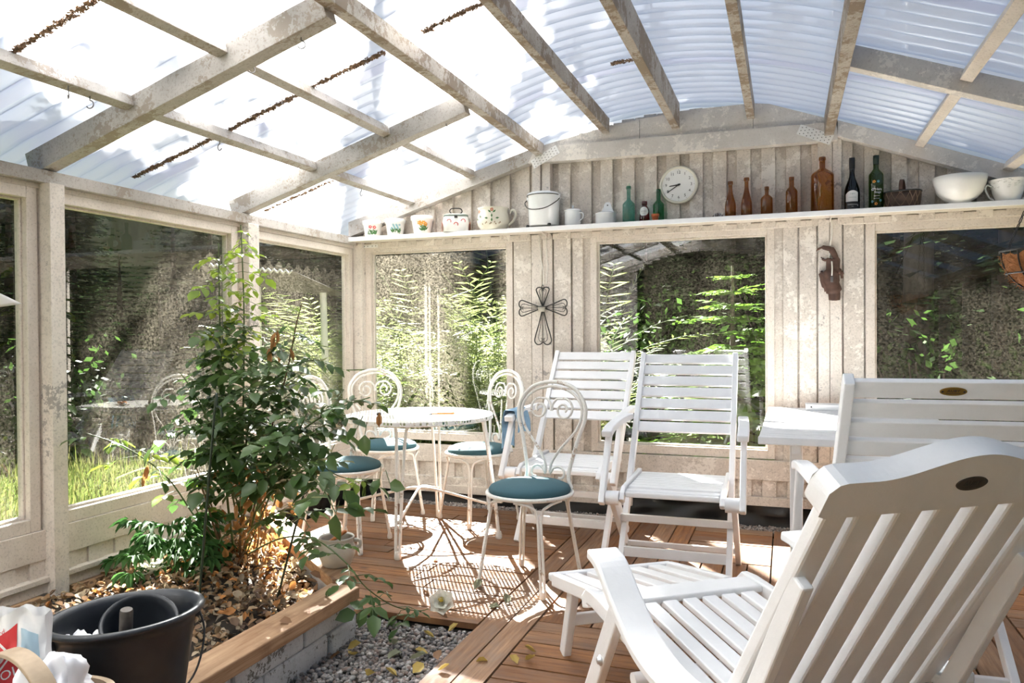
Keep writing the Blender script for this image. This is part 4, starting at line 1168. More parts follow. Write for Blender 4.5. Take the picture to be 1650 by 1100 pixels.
def bark_basket():
    t = thing('birch_bark_basket', 'dark woven bark basket with upright handle, right of the olive wine bottle', 'basket', (.658, YS, ZS), R(-15))
    mb = MB(); n = 24
    def prof(z): return .088 + .010*z/.10
    def ring(z, s=1): return [(1.05*prof(z)*s*math.copysign(abs(math.cos(a))**.75, math.cos(a)), .72*prof(z)*s*math.copysign(abs(math.sin(a))**.75, math.sin(a)), z) for a in [2*PI*i/48 for i in range(48)]]
    vs = []
    for z, s in ((0,.92),(.004,.97),(.05,1.0),(.098,1.0),(.098,.94),(.01,.88)): vs += ring(z, s)
    mb.add(vs, [(i*48+k, i*48+(k+1) % 48, (i+1)*48+(k+1) % 48, (i+1)*48+k) for i in range(5) for k in range(48)], True)
    mb.add(vs[:48], [tuple(range(48))[::-1]]); mb.add(vs[-48:], [tuple(range(48))])
    mb.build('woven_body', M['bark_basket'], t)
    mb = MB()
    for i in range(16):
        for sgn in (-1, 1):
            a0 = 2*PI*i/16
            pts = []
            for k in range(6):
                z = .006 + .085*k/5; a = a0 + sgn*.42*k/5
                pts.append((1.05*prof(z)*1.012*math.copysign(abs(math.cos(a))**.75, math.cos(a)), .72*prof(z)*1.012*math.copysign(abs(math.sin(a))**.75, math.sin(a)), z))
            mb.tube(pts, .0022, 5)
    wv = mb.build('diagonal_weave', M['weave'], t)
    MB().tube([(x*1.01, y*1.01, .096) for x, y, z in ring(.096)], .005, 6, closed=True).build('rim_hoop', M['blackmetal'], t)
    mb = MB(); bar_pts(mb, bez([(0,-.068,.08),(0,-.062,.13),(0,-.03,.162),(0,0,.17),(0,.03,.162),(0,.062,.13),(0,.068,.08)], 5), .02, .006); mb.build('handle', M['driftwood'], t)
bark_basket()
t = thing('serving_bowl', 'large plain off white bowl on the shelf, right of the bark basket', 'bowl', (.956, YS-.03, ZS))
MB().lathe([(0,.004),(.055,0),(.06,.004),(.058,.014),(.088,.03),(.118,.065),(.136,.12),(.143,.158),(.139,.160),(.130,.12),(.110,.068),(.06,.026),(0,.022)], 56).build('bowl_body', M['ceramic'], t)
def ornate_mug():
    t = thing('ornate_pot', 'white embossed pot with two small looped handles at the right end of the shelf', 'pot', (1.20, YS-.02, ZS))
    mb = MB()
    prof = [(0,.003),(.06,0),(.064,.01),(.076,.05),(.083,.085),(.092,.122),(.096,.126),(.090,.124),(.076,.08),(.06,.012),(0,.012)]
    mb.lathe(prof, 48); mb.build('body', M['ceramic'], t)
    mb = MB(); rng = random.Random(5)
    for k in range(90):
        a = rng.uniform(0, 2*PI); z = rng.uniform(.075,.118); r = .0805 + (z-.075)*.24
        p = Vector((r*math.cos(a), r*math.sin(a), z)); tx = Vector((-math.sin(a), math.cos(a), 0))
        mb.tube([p - tx*.006, p + tx*.002 + Vector((0,0,rng.uniform(-.006,.006))), p + tx*.007], .0026, 5)
    mb.build('embossed_band', M['ceramic'], t)
    for s in (-1, 1):
        MB().tube(bez([(s*.084,-.01,.09),(s*.105,-.012,.10),(s*.114,-.012,.075),(s*.095,-.01,.03),(s*.072,-.008,.012)], 6), .005, 7).build('handle', M['ceramic'], t)
ornate_mug()
def clock():
    t = thing('wall_clock', 'round white wall clock with black numerals hanging above the shelf', 'clock', (-.677, YB-.032, 2.236))
    T = Matrix.Rotation(PI/2, 4, 'X')                 # disc faces the room (-y)
    MB().lathe([(0,0),(.112,0),(.124,.008),(.128,.022),(.124,.034),(.113,.036),(.109,.024),(.0,.024)], 56, T).build('case', M['cream'], t)
    d = MB().lathe([(.1085,.0245),(0,.0246)], 56, T).build('dial', M['ceramic'], t)
    mb = MB()
    for h in range(1, 13):
        a = PI/2 - h*PI/6
        mb.add(*text_mb(str(h), .027, T @ Matrix.Translation((.083*math.cos(a), .083*math.sin(a), .0252))))
        mb.lathe([(.0018,.0247),(.0018,.0252),(0,.0252)], 6, T @ Matrix.Translation((.101*math.cos(a), .101*math.sin(a), 0)), False)
    mb.build('numerals', M['dark'], d)
    for nm, ang, ln, w, zz in (('hour_hand', R(90-263), .064, .0065, .028), ('minute_hand', R(90-236.5), .094, .0042, .030)):
        TT = T @ Matrix.Rotation(ang, 4, 'Z')
        MB().prism([(-.012,-w*.7),(ln*.9,-w*.5),(ln,0),(ln*.9,w*.5),(-.012,w*.7)], zz, zz+.0012, TT).build(nm, M['dark'], t)
    MB().lathe([(.0065,.026),(.0065,.034),(0,.035)], 14, T).build('hub', M['dark'], t)
clock()
# ---- wire cross with candle cup
def cross():
    t = thing('wire_cross_candle_holder', 'black wire cross with heart loops and a candle cup, hung on the left post', 'candle holder', (-1.636, YB-.055, 1.43))
    def loop(ang, ln, w, name):
        ca, sa = math.cos(ang), math.sin(ang)
        def P(x, y): return (x*ca - y*sa, 0, x*sa + y*ca)
        mb = MB()
        for s in (-1, 1):
            pts = [(.012, s*.004),(ln*.45, s*w*.5),(ln*.78, s*w*.92),(ln*.92, s*w),(ln*1.0, s*w*.72),(ln*1.0, s*w*.32),(ln*.93, 0)]
            mb.tube(bez([P(*p) for p in pts], 6), .0042, 7)
            pts = [(.02, s*.003),(ln*.5, s*w*.3),(ln*.78, s*w*.52),(ln*.88, s*w*.48),(ln*.93, s*w*.2),(ln*.86, s*w*.10),(ln*.83, s*w*.22)]
            mb.tube(bez([P(*p) for p in pts], 5), .0022, 6)
        mb.tube([P(.01,0), P(ln*.93,0)], .0022, 6)
        mb.build(name, M['blackmetal'], t)
    loop(0, .178, .056, 'heart_loop'); loop(PI, .178, .056, 'heart_loop'); loop(PI/2, .145, .048, 'heart_loop'); loop(-PI/2, .26, .062, 'heart_loop')
    T = Matrix.Translation((0,-.028,0))
    c = MB().lathe([(0,-.028),(.022,-.028),(.029,.012),(.027,.012),(.02,-.022),(0,-.022)], 24, T).build('candle_cup', M['pot_clay'], t)
    MB().tube([(.034*math.cos(2*PI*k/28), -.028+.034*math.sin(2*PI*k/28), .008) for k in range(28)], .003, 6, closed=True).build('cup_ring', M['blackmetal'], t)
    mb = MB(); mb.tube(bez([(0,.0,.135),(.008,0,.15),(0,0,.163),(-.008,0,.15),(0,0,.14)], 4), .0022, 6); mb.build('hanging_eye', M['blackmetal'], t)
    for pts, l in (([(0,0,0),(.004,.004,.08),(-.012,.006,.18),(-.022,.01,.27),(-.03,.012,.36)], (0,.003,.155)), ([(0,0,0),(.010,.002,.12),(.004,.004,.20),(-.004,.01,.345)], (.024,.010,.17))):
        MB().tube(bez(pts, 6), .0035, 6).build('hanging_cord', M['cord'], t, loc=l)['label'] = 'white hanging cord'
cross()
def driftwood():
    t = thing('driftwood_hanging', 'brown driftwood shaped like a hooked beak hung on the right hand post', 'driftwood', (.262, YB-.045, 1.60))
    mb = MB()
    mb.tube(bez([(-.082,0,.158),(-.058,-.006,.176),(-.02,-.01,.172),(.012,-.01,.15),(.03,-.008,.10),(.025,-.008,.04)], 6), [.003]*3+[.007]*5+[.014]*8+[.02]*8+[.026]*7, 9)
    mb.tube(bez([(-.058,0,.118),(-.04,-.004,.10),(-.01,-.008,.095),(.015,-.008,.07)], 6), [.003]*4+[.008]*6+[.016]*9, 8)
    mb.tube(bez([(.006,-.008,.10),(.0,-.012,.02),(.005,-.012,-.05),(.02,-.01,-.11),(.022,-.006,-.158)], 6), [.032]*6+[.05]*6+[.046]*6+[.034]*6+[.014], 10)
    mb.tube(bez([(-.055,0,.03),(-.045,-.006,.0),(-.035,-.008,-.05),(-.025,-.006,-.10)], 6), [.006]*3+[.02]*6+[.022]*6+[.014]*4, 8)
    mb.tube(bez([(.03,-.008,.04),(.05,-.006,.02),(.062,-.004,.012),(.066,-.003,-.02)], 5), [.02]*6+[.014]*6+[.008]*4, 8)
    mb.tube([(.03,-.006,.075),(.052,-.004,.048)], [.008,.002], 6)
    for i, (x, y, z) in enumerate(mb.v):
        q = noise.noise(Vector((x*40, z*9, y*40)))
        mb.v[i] = (x*(1+.0)+.006*q, y*.75+.004*q, z+.004*q)
    mb.build('wood', M['driftwood'], t)
    MB().tube(bez([(.004,-.056,-.005),(.006,-.054,.04),(.004,-.044,.085)], 5), .0042, 6).build('cord_loop', M['cord'], t)
    MB().box(-.004,.012,-.062,-.05,-.045,-.01).build('cord_clasp', M['hook'], t, bevel=.003)
    o = MB().tube(bez([(0,0,0),(.006,.004,.08),(.018,.006,.15),(.018,.008,.24)], 6), [.007]*9+[.005]*10, 7).build('hanging_cord', M['cord'], t, loc=(-.01,-.002,.105)); o['label'] = 'white hanging cord'
driftwood()
# ---- hanging coir basket at the right edge
def hanging_basket():
    c = Vector((.96, 3.45, 1.545))
    t = thing('hanging_coir_basket', 'hanging basket with orange coir lining on black chains at the right edge', 'hanging basket', c)
    Rb = .165
    mb = MB(); rng = random.Random(9)
    def fn(u, v):
        a = u*2*PI; r = Rb*math.sin(v*PI/2)*.97; z = -.15*math.cos(v*PI/2)
        q = .010*noise.noise(Vector((r*math.cos(a)*40, r*math.sin(a)*40, z*40)))
        return ((r+q)*math.cos(a), (r+q)*math.sin(a), z + q + .012*(v > .95)*noise.noise(Vector((a*4, 1, 2))))
    mb.grid(fn, 60, 20)
    for k in range(500):
        a = rng.uniform(0, 2*PI); v = rng.uniform(.1, 1); r = Rb*math.sin(v*PI/2)*.99; z = -.15*math.cos(v*PI/2)
        p = Vector((r*math.cos(a), r*math.sin(a), z)); q = Vector((rng.gauss(0,1), rng.gauss(0,1), rng.gauss(0,1))).normalized()
        mb.tube([p - q*.02, p + p.normalized()*.006, p + q*.02], .0011, 3, caps=False)
    mb.build('coir_liner', M['coir'], t)
    mb = MB()
    for rr, zz in ((Rb*1.03, .012), (Rb*.90, -.075)):
        mb.tube([(rr*math.cos(2*PI*k/40), rr*math.sin(2*PI*k/40), zz) for k in range(40)], .004, 6, closed=True)
    for i in range(10):
        a = 2*PI*i/10
        mb.tube([(Rb*1.03*math.sin(v)*math.cos(a), Rb*1.03*math.sin(v)*math.sin(a), .012-.17*math.cos(v)) for v in [PI/2*k/8 for k in range(9)]], .003, 6)
    mb.build('wire_frame', M['blackmetal'], t)
    top = Vector((.10, .02, .66))
    for i in range(3):
        a = R(200) + i*2*PI/3
        p0 = Vector((Rb*1.03*math.cos(a), Rb*1.03*math.sin(a), .012)); n = 26
        mb = MB(); d = (top-p0)/n
        for k in range(n):
            q0 = p0 + d*k; dd = d.normalized()
            sd = dd.cross(Vector((0,0,1)) if k % 2 else Vector((1,.3,0))).normalized()
            L = d.length
            mb.tube([q0 - sd*.004, q0 + dd*L*.3 - sd*.006, q0 + dd*L*.9 - sd*.006, q0 + dd*L*1.2, q0 + dd*L*.9 + sd*.006, q0 + dd*L*.3 + sd*.006], .002, 5, closed=True)
        mb.build('chain', M['blackmetal'], t)
    MB().tube(bez([top, top+Vector((0,0,.04)), top+Vector((.02,0,.07)), top+Vector((.03,0,.05))], 5), .003, 6).build('hook', M['blackmetal'], t)
hanging_basket()
# ---- wire hooks screwed into the roof timbers
def hooks():
    spots = [((-2.626,2.196),'wire hook on the lower batten, nearest the top left corner of the view',2.3),
             ((-2.645,2.31),'wire hook on the lower batten close to the first rafter',.2),
             ((-2.10,2.62),'wire hook at the crossing of the first rafter and the upper batten',1.2),
             ((-1.80,2.545),'wire hook under the first rafter near the top edge of the view',.6),
             ((-2.648,3.06),'wire hook on the lower batten in front of the mossy sheet lap',2.9),
             ((-2.154,3.96),'wire hook under the second rafter where the upper batten meets it',1.0),
             ((-1.79,3.88),'wire hook under the second rafter near the long purlin',.4),
             ((-2.650,4.40),'wire hook on the lower batten nearest the flower pots',2.6)]
    for (x, y), lab, rz in spots:
        onr = any(abs(y-r) < .05 for r in (2.54, 3.88))
        z = roof_z(x) - (.123 if onr else .07)
        t = thing('ceiling_hook', lab, 'hook', (x, y, z), rz)
        MB().tube([(0,0,.02),(0,0,-.018)] + [(.016*math.cos(a)-.0+.016*0, 0, -.034+.016*math.sin(a)) for a in [PI/2 - k*PI*1.35/10 for k in range(11)]], .0026, 7).build('wire', M['hook'], t)
hooks()
# white cloth corner at the left edge
def white_cloth():
    mb = MB()
    T = Vector((XL+.10, 2.30, 1.50))
    mb.grid(lambda u, v: (T.x + .02*math.sin(u*6+v*2), T.y - .22 + .25*u*v, T.z - v*.16 + .05*u*v), 12, 12)
    o = mb.build('white_cloth', M['paper']); m = o.modifiers.new('thick','SOLIDIFY'); m.thickness = .003
    tag(o, 'white cloth corner hanging by the left wall window, at the left edge', 'cloth')
    MB().tube([(T.x,T.y-.22,T.z),(T.x-.01,T.y-.21,1.75),(XL+.052,T.y-.2,1.97)], .002, 5).build('hanging_thread', M['cord'], o)
white_cloth()
# ------------------------------------------------------------------ planting bed
SUN = Vector((-math.cos(R(35.4))*.562, math.cos(R(35.4))*.827, math.sin(R(35.4)))).normalized()
def bed():
    t = thing('planting_bed', 'raised planting bed along the left wall, edged with planks on white blocks', 'planting bed', (-1.75,2.0,0))
    def w(mb): 
        mb.v = [(x+1.75, y-2.0, z) for x, y, z in mb.v]; return mb
    w(MB().box(-1.812,-1.672,1.72,2.735,.150,.202)).build('edge_plank', M['timber'], t, bevel=.005)
    d = Vector((-2.96+1.70, 3.86-2.84, 0)); L = d.length; dn = d.normalized(); sd = Vector((-dn.y, dn.x, 0))
    a = Vector((-1.79,2.82,.176)); 
    w(MB().beam(a, a+dn*(L-.05), .12, .052)).build('edge_plank', M['timber'], t, bevel=.005)
    w(MB().box(-2.25,-1.36,.92,1.715,.150,.202)).build('corner_board', M['timber'], t, bevel=.005)
    # two courses of lime washed blocks
    rng = random.Random(2)
    for z0, z1, off in ((-.07,.048,0),(.052,.149,.17)):
        y = 1.02 - off
        while y < 2.78:
            y1 = min(y + .395, 2.79)
            if y1 - y > .05:
                mb = MB(); q = rng.uniform(-.006,.006)
                mb.box(-1.84+q, -1.728+q, max(y,.95)+.003, y1-.003, z0, z1)
                w(mb).build('block', M['concrete'], t, bevel=.014, seg=3)
            y = y1
    s = 0
    while s < L-.1:
        p0 = a + dn*s + sd*.0; p1 = a + dn*min(s+.38, L-.08)
        for z in (-.01, .10):
            w(MB().beam((p0.x,p0.y,z),(p1.x,p1.y,z), .09, .10)).build('block', M['concrete'], t, bevel=.012)
        s += .385
    mb = MB()
    def soil(u, v):
        y = 1.2 + 2.75*v; xr = -1.80 if y < 2.78 else -1.80 - (y-2.78)*1.235
        x = -3.10 + (xr+3.10)*u
        z = .075 + .03*noise.noise(Vector((x*4,y*4,0))) + .05*math.exp(-((x+2.6)**2+(y-3.1)**2)*5)
        return (x+1.75, y-2.0, z)
    mb.grid(soil, 40, 60); mb.build('soil', M['soil'], t)
bed()
def bed_z(x, y): return .075 + .03*noise.noise(Vector((x*4,y*4,0))) + .05*math.exp(-((x+2.6)**2+(y-3.1)**2)*5)

LEAF_T = np.array([(0,0,0),(.30,.30,-.02),(.30,0,-.035),(.30,-.30,-.02),(.68,.27,-.03),(.68,0,-.06),(.68,-.27,-.03),(1,0,-.14)], float)
LEAF_T[:,2] += np.array([0,.06,0,.06,.05,0,.05,0])
LEAF_F = np.array([(0,2,1,1),(0,3,2,2),(1,2,5,4),(2,3,6,5),(4,5,7,7),(5,6,7,7)])
class Leaves:
    """many leaves gathered into one mesh"""
    def __init__(s): s.V = []; s.F = []; s.n = 0; s.C = []
    def add(s, p, d, n, L, wf=1.0, curl=0.0, col=None):
        d = Vector(d).normalized(); n = Vector(n); sd = n.cross(d)
        if sd.length < 1e-4: sd = d.orthogonal()
        sd.normalize(); n = d.cross(sd).normalized()
        T = LEAF_T.copy()*L; T[:,1] *= wf
        if curl: T[:,2] += curl*L*(LEAF_T[:,0]**2) + abs(curl)*1.3*L*np.abs(LEAF_T[:,1])
        B = np.array([d, sd, n]); s.V.append(T @ B + np.array(p)); s.F.append(LEAF_F + s.n); s.n += 8
        if col is not None: s.C.append(np.repeat(np.array([col]), 6, 0))
    def build(s, name, mat, parent=None, loc=None):
        V = np.concatenate(s.V); F = np.concatenate(s.F)
        # tips are triangles: write them with three corners
        me = bpy.data.meshes.new(name)
        tri = F[:,2] == F[:,3]
        faces = [tuple(f[:3]) if t else tuple(f) for f, t in zip(F.tolist(), tri)]
        if loc is not None: V = V - np.array(loc)
        me.from_pydata(V.tolist(), [], faces); me.update()
        me.polygons.foreach_set('use_smooth', [True]*len(faces))
        if s.C:
            C = np.concatenate(s.C); a = me.color_attributes.new('Col', 'FLOAT_COLOR', 'CORNER')
            arr = []
            for f, c in zip(faces, C): arr += [(*c, 1)]*len(f)
            a.data.foreach_set('color', np.array(arr, np.float32).ravel())
        me.materials.append(mat)
        o = bpy.data.objects.new(name, me); COL.objects.link(o)
        if parent: o.parent = parent
        elif loc is not None: o.location = loc
        return o
def rv(rng): return Vector((rng.gauss(0,1), rng.gauss(0,1), rng.gauss(0,1)))

def litter():
    rng = random.Random(21); lv = Leaves()
    pal = [(.34,.20,.10),(.42,.29,.17),(.24,.15,.09),(.50,.40,.27),(.19,.12,.08),(.32,.25,.17),(.50,.36,.22),(.55,.24,.07)]
    for i in range(7000):
        y = rng.uniform(1.75, 3.9); xr = -1.83 if y < 2.78 else -1.85 - (y-2.78)*1.235
        x = rng.uniform(-3.1, xr)
        hot = math.exp(-((x+2.45)**2 + (y-3.0)**2)*3)
        if rng.random() > .45 + hot: continue
        z = bed_z(x, y) + rng.uniform(.0,.035) + .04*hot*rng.random()
        d = rv(rng); d.z *= .35; n = Vector((rng.gauss(0,.5), rng.gauss(0,.5), 1))
        c = rng.choice(pal[:6] if rng.random() > hot*.8 else (pal[1], pal[7], pal[0], pal[3]))
        k = rng.uniform(.7,1.15)
        lv.add((x,y,z), d, n, rng.uniform(.018,.048), rng.uniform(.6,1.4), rng.uniform(-.7,.8), tuple(q*k for q in c))
    o = lv.build('leaf_litter', M['litter'])
    tag(o, 'dry brown leaf litter covering the soil of the planting bed', 'leaf litter', kind='stuff')
litter()

# ------------------------------------------------------------------ rose bush
def rose():
    rng = random.Random(12)
    base = W(385, 905, 3.83); base.z = .07
    t = thing('rose_bush', 'tall leafy rose bush with a trailing shoot growing in the planting bed', 'rose bush', base)
    canes = [
      ([(385,905,3.83),(390,800,3.8),(392,650,3.76),(393,500,3.75),(388,362,3.75)], .007, 1.0),
      ([(380,905,3.82),(366,800,3.75),(357,650,3.7),(354,520,3.7),(352,392,3.7)], .007, 1.0),
      ([(388,905,3.82),(418,780,3.6),(440,680,3.5),(462,600,3.5),(478,520,3.5),(486,490,3.5)], .006, 1.0),
      ([(390,905,3.8),(430,770,3.5),(480,700,3.3),(540,660,3.2),(596,640,3.15)], .006, 1.15),
      ([(392,905,3.8),(440,790,3.4),(490,740,3.2),(550,768,3.1),(612,772,3.05)], .004, .95),
      ([(420,760,3.5),(470,740,3.2),(515,780,3.0),(540,825,2.92)], .005, 1.45),
      ([(378,905,3.82),(320,840,3.7),(270,770,3.58),(205,722,3.5),(140,698,3.48)], .005, .9),
      ([(386,820,3.8),(345,700,3.6),(310,630,3.55),(290,600,3.55)], .005, 1.0),
      ([(388,800,3.8),(400,690,3.5),(420,620,3.4),(450,590,3.35)], .006, 1.15),
      ([(384,840,3.8),(360,740,3.5),(340,690,3.45),(325,650,3.4)], .005, 1.1),
      ([(392,850,3.8),(430,800,3.45),(455,760,3.3),(480,700,3.2),(500,650,3.2)], .006, 1.25),
      ([(392,870,3.8),(420,840,3.5),(470,820,3.3),(500,850,3.15)], .004, 1.0),
      ([(395,895,3.78),(450,868,3.35),(505,868,3.05),(556,905,2.95),(592,948,3.0),(640,978,3.16),(690,984,3.28)], .0042, 1.0),
    ]
    lv = Leaves(); yl = Leaves(); dl = Leaves(); st = MB(); os_ = MB()
    def compound(p, out, size, target, n5=5):
        d = Vector(out); d.z = d.z*.4 + rng.uniform(-.25,.25); d.normalize()
        L = size*1.75
        up = Vector((0,0,1)) + rv(rng)*.25
        bend = Vector((0,0,-1))*L*rng.uniform(.05,.45)
        q = [p, p + d*L*.5 + bend*.15, p + d*L + bend]
        st.tube([v - base for v in q], [.0018,.0014,.0010], 4, caps=False)
        sd = d.cross(up).normalized()
        dd = (q[2]-q[1]).normalized()
        s = size*rng.uniform(.85,1.15)
        target.add(q[2], dd + Vector((0,0,rng.uniform(-.35,.1))), up, s, rng.uniform(.9,1.15), rng.uniform(-.15,.1))
        for f, k in ((.78,.86),(.42,.66))[:(n5-1)//2]:
            c = p + d*L*f + bend*f*f
            for sgn in (-1, 1):
                target.add(c, sd*sgn + dd*.45 + Vector((0,0,rng.uniform(-.45,.1))), up + sd*sgn*.15, s*k*rng.uniform(.85,1.1), rng.uniform(.9,1.15), rng.uniform(-.15,.1))
    for ci, (pts, r, sz) in enumerate(canes):
        P = bez([W(*q) for q in pts], 10)
        for v in P:
            if v.z < .10: v.z = max(v.z, .06)
        if ci == 12:
            # trailing shoot follows the bed edge, then lies on the deck's edge
            P = [v if v.z > .03 else Vector((v.x, v.y, .03)) for v in P]
        n = len(P); rs = [r*(1-.6*i/n) for i in range(n)]
        (st if ci not in (2,) else os_).tube([v - base for v in P], rs, 7)
        L = sum((P[i+1]-P[i]).length for i in range(n-1))
        acc = 0; side = rng.random()*6
        for i in range(n-1):
            acc += (P[i+1]-P[i]).length
            f = f_ = i/n
            step = (.034 if f_ < .55 else .026) if ci in (0, 1) else (.038 if ci not in (4, 6, 12, 5) else (.03 if ci == 6 else .05))
            if acc < step: continue
            acc = 0
            lo = .22 if ci not in (12, 4, 5, 6) else .3
            if f < lo: continue
            side += 2.4 + rng.uniform(-.4,.4)
            out = Vector((math.cos(side), math.sin(side), rng.uniform(-.1,.5)))
            tip = f > .8
            size = .070*sz*rng.uniform(.75,1.2)
            tgt = lv
            if ci in (0, 1) and f > .70:
                tgt = yl; size *= .95
                compound(P[i], -out, size*.8, yl, 5)
            elif ci in (0, 1) and f > .5: compound(P[i], -out + Vector((0,0,.2)), size, lv if f < .62 else yl, 5)
            elif ci in (2, 4, 6) and f > .82: tgt = yl; size *= .8
            elif ci == 6 and rng.random() < .4: tgt = yl
            if ci == 6: tgt = yl if rng.random() < .7 else lv; size *= 1.15
            compound(P[i], out, size, tgt, 5 if rng.random() < .75 else 3)
            if ci in (0, 1, 2, 3, 7, 8, 9, 10) and .2 < f < .72 and rng.random() < .85:
                # short side shoot
                o2 = Vector((math.cos(side+1.7), math.sin(side+1.7), rng.uniform(.1,.7))); l2 = rng.uniform(.06,.16)
                if P[i].x + o2.x*l2 < -3.02: o2.x = abs(o2.x)
                e = P[i] + o2*l2
                st.tube([P[i]-base, e-base], [.0028,.0018], 5, caps=False)
                for k in range(3): compound(P[i].lerp(e, .4+.3*k), Vector((math.cos(side+k*2.2), math.sin(side+k*2.2), .1)), size*rng.uniform(.8,1.1), lv)
    # big leaves of the shoot that leans towards the camera
    for q, s, dr in (((541,828,2.9),.105,(.05,-.1,-1)),((520,800,2.95),.085,(-.9,-.3,-.25)),((560,812,2.95),.08,(.8,.1,-.5)),((500,770,3.0),.085,(-.7,-.5,-.3)),((588,700,3.1),.085,(.1,-.2,-1)),((575,690,3.12),.07,(-.6,-.2,-.6)),((470,770,3.1),.09,(.3,-.4,-1)),((530,735,3.1),.08,(.6,-.5,-.5)),((628,778,3.05),.075,(.7,-.2,-.15)),((612,772,3.05),.07,(-.2,-.4,-.5))):
        p = W(*q); lv.add(p, dr, Vector((0,-1,.35)) + rv(rng)*.15, s, 1.1, -.1)
        st.tube([p-base, p-base+Vector((rng.uniform(-.03,.03),.01,.05))], .0016, 4, caps=False)
    # withered leaves inside and low down
    for i in range(170):
        q = W(rng.gauss(412, 26), rng.uniform(735, 900), rng.uniform(3.55, 3.8))
        q.z = max(q.z, .12)
        dl.add(q, Vector((rng.gauss(0,.5), rng.gauss(0,.5), -1)), rv(rng), rng.uniform(.035,.065), rng.uniform(.5,1.0), rng.uniform(-.6,.6))
    for q in ((232,768),(238,752),(466,560),(440,545),(436,560),(445,530),(418,745),(384,812),(610,660),(505,770)):
        p = W(*q, 3.45)
        for k in range(2): dl.add(p + rv(rng)*.01, Vector((rng.gauss(0,.3), rng.gauss(0,.3), -1)), rv(rng), .065, .6, .4)
    # dense lower canes
    for k in range(9):
        a = rng.uniform(0,6.28); p0 = base + Vector((.06*math.cos(a), .06*math.sin(a), 0)); p1 = p0 + Vector((.16*math.cos(a), .16*math.sin(a), rng.uniform(.3,.6)))
        os_.tube([p0-base, (p0+p1)/2-base+rv(rng)*.015, p1-base], [.006,.005,.003], 6)
    st.build('green_stems', M['stem'], t); os_.build('old_stems', M['oldstem'], t)
    for L_, nm, mt in ((lv,'foliage','rose_leaf'),(yl,'young_foliage','young_leaf'),(dl,'dry_foliage','dry_leaf')):
        o = L_.build(nm, M[mt], t, loc=base)
        if nm != 'foliage': o['label'] = {'young_foliage':'yellow green young leaves','dry_foliage':'withered brown leaves'}[nm]
    # the open white flower at the end of the trailing shoot
    c = W(712, 972, 3.32); c.z = max(c.z, .07)
    fl = Leaves()
    for ring, (n, s, el) in enumerate(((6,.062,.15),(5,.052,.6),(4,.036,1.1))):
        for k in range(n):
            a = k*2*PI/n + ring*.5; d = Vector((math.cos(a), math.sin(a), math.tan(el)*.8))
            axis = Vector((.25,-.75,.6)).normalized()
            q = Vector((0,0,1)).rotation_difference(axis)
            fl.add(c, q @ d, q @ Vector((-math.cos(a)*el, -math.sin(a)*el, 1)), s, 1.5, .35)
    f = fl.build('flower', M['petal'], t, loc=base); f['label'] = 'open white rose flower'
    MB().lathe([(0,-.004),(.012,0),(.013,.01),(0,.018)], 12, Matrix.Translation(c - base + Vector((0,-.008,.012)))).build('stamens', M['stamen'], f)
rose()
def stake(label, a, b, hook=False):
    t = thing('plant_stake', label, 'stake', (b.x, b.y, b.z))
    pts = [Vector((0,0,0)), a-b]
    if hook: pts += [a-b+Vector((.012,0,.012)), a-b+Vector((.03,0,.006)), a-b+Vector((.035,0,-.03))]
    MB().tube(bez(pts, 6), .005, 8).build('rod', M['stake'], t)
s1 = W(318, 990, 3.12); s1.z = .08; stake('dark green hooked stake left of the rose bush', W(346, 660, 3.1), s1, True)
s1 = W(447, 957, 3.36); s1.z = .08; stake('dark green stake right of the rose bush', W(497, 765, 3.3), s1)
def peony():
    rng = random.Random(31); base = Vector((-2.88,2.93,.085))
    t = thing('peony_plant', 'low bushy peony with cut leaves between the rose and the left wall', 'plant', base)
    lv = Leaves(); st = MB()
    for k in range(46):
        a = rng.uniform(-2.6, 1.3); el = rng.uniform(.25,1.2); L = rng.uniform(.16,.34)
        d = Vector((math.cos(a)*math.cos(el), math.sin(a)*math.cos(el), math.sin(el)))
        e = base + d*L
        if e.x < -3.08: e.x = -3.08 + rng.random()*.08
        st.tube([(0,0,0), (base.lerp(e,.5)-base)+Vector((0,0,.03)), e-base], [.004,.003,.002], 5)
        for j in range(3):
            b = a + (j-1)*.8
            dj = Vector((math.cos(b), math.sin(b), rng.uniform(-.35,.2)))
            for m_ in range(3):
                c = b + (m_-1)*.55
                lv.add(e + dj*.03, Vector((math.cos(c), math.sin(c), rng.uniform(-.5,.1))), Vector((0,0,1))+rv(rng)*.2, rng.uniform(.06,.10), .55, -.15)
    st.build('stems', M['stem'], t); lv.build('leaves', M['peony_leaf'], t, loc=base)
peony()
def withered_rose():
    rng = random.Random(6); c = W(247, 918, 3.55); c.z = .135
    t = thing('fallen_rose', 'withered cream rose head lying on the leaf litter behind the black bucket', 'flower', c)
    lv = Leaves()
    for k in range(12):
        a = k*2.4; lv.add(c, (math.cos(a), math.sin(a), rng.uniform(.1,1.2)), (-math.cos(a),-math.sin(a),1), rng.uniform(.075,.095), 1.4, .3)
    lv.build('petals', M['petal'], t, loc=c)
    MB().tube(bez([(0,0,0),(-.03,-.04,-.015),(-.06,-.10,-.03)], 5), .004, 6).build('stalk', M['stem'], t)
withered_rose()
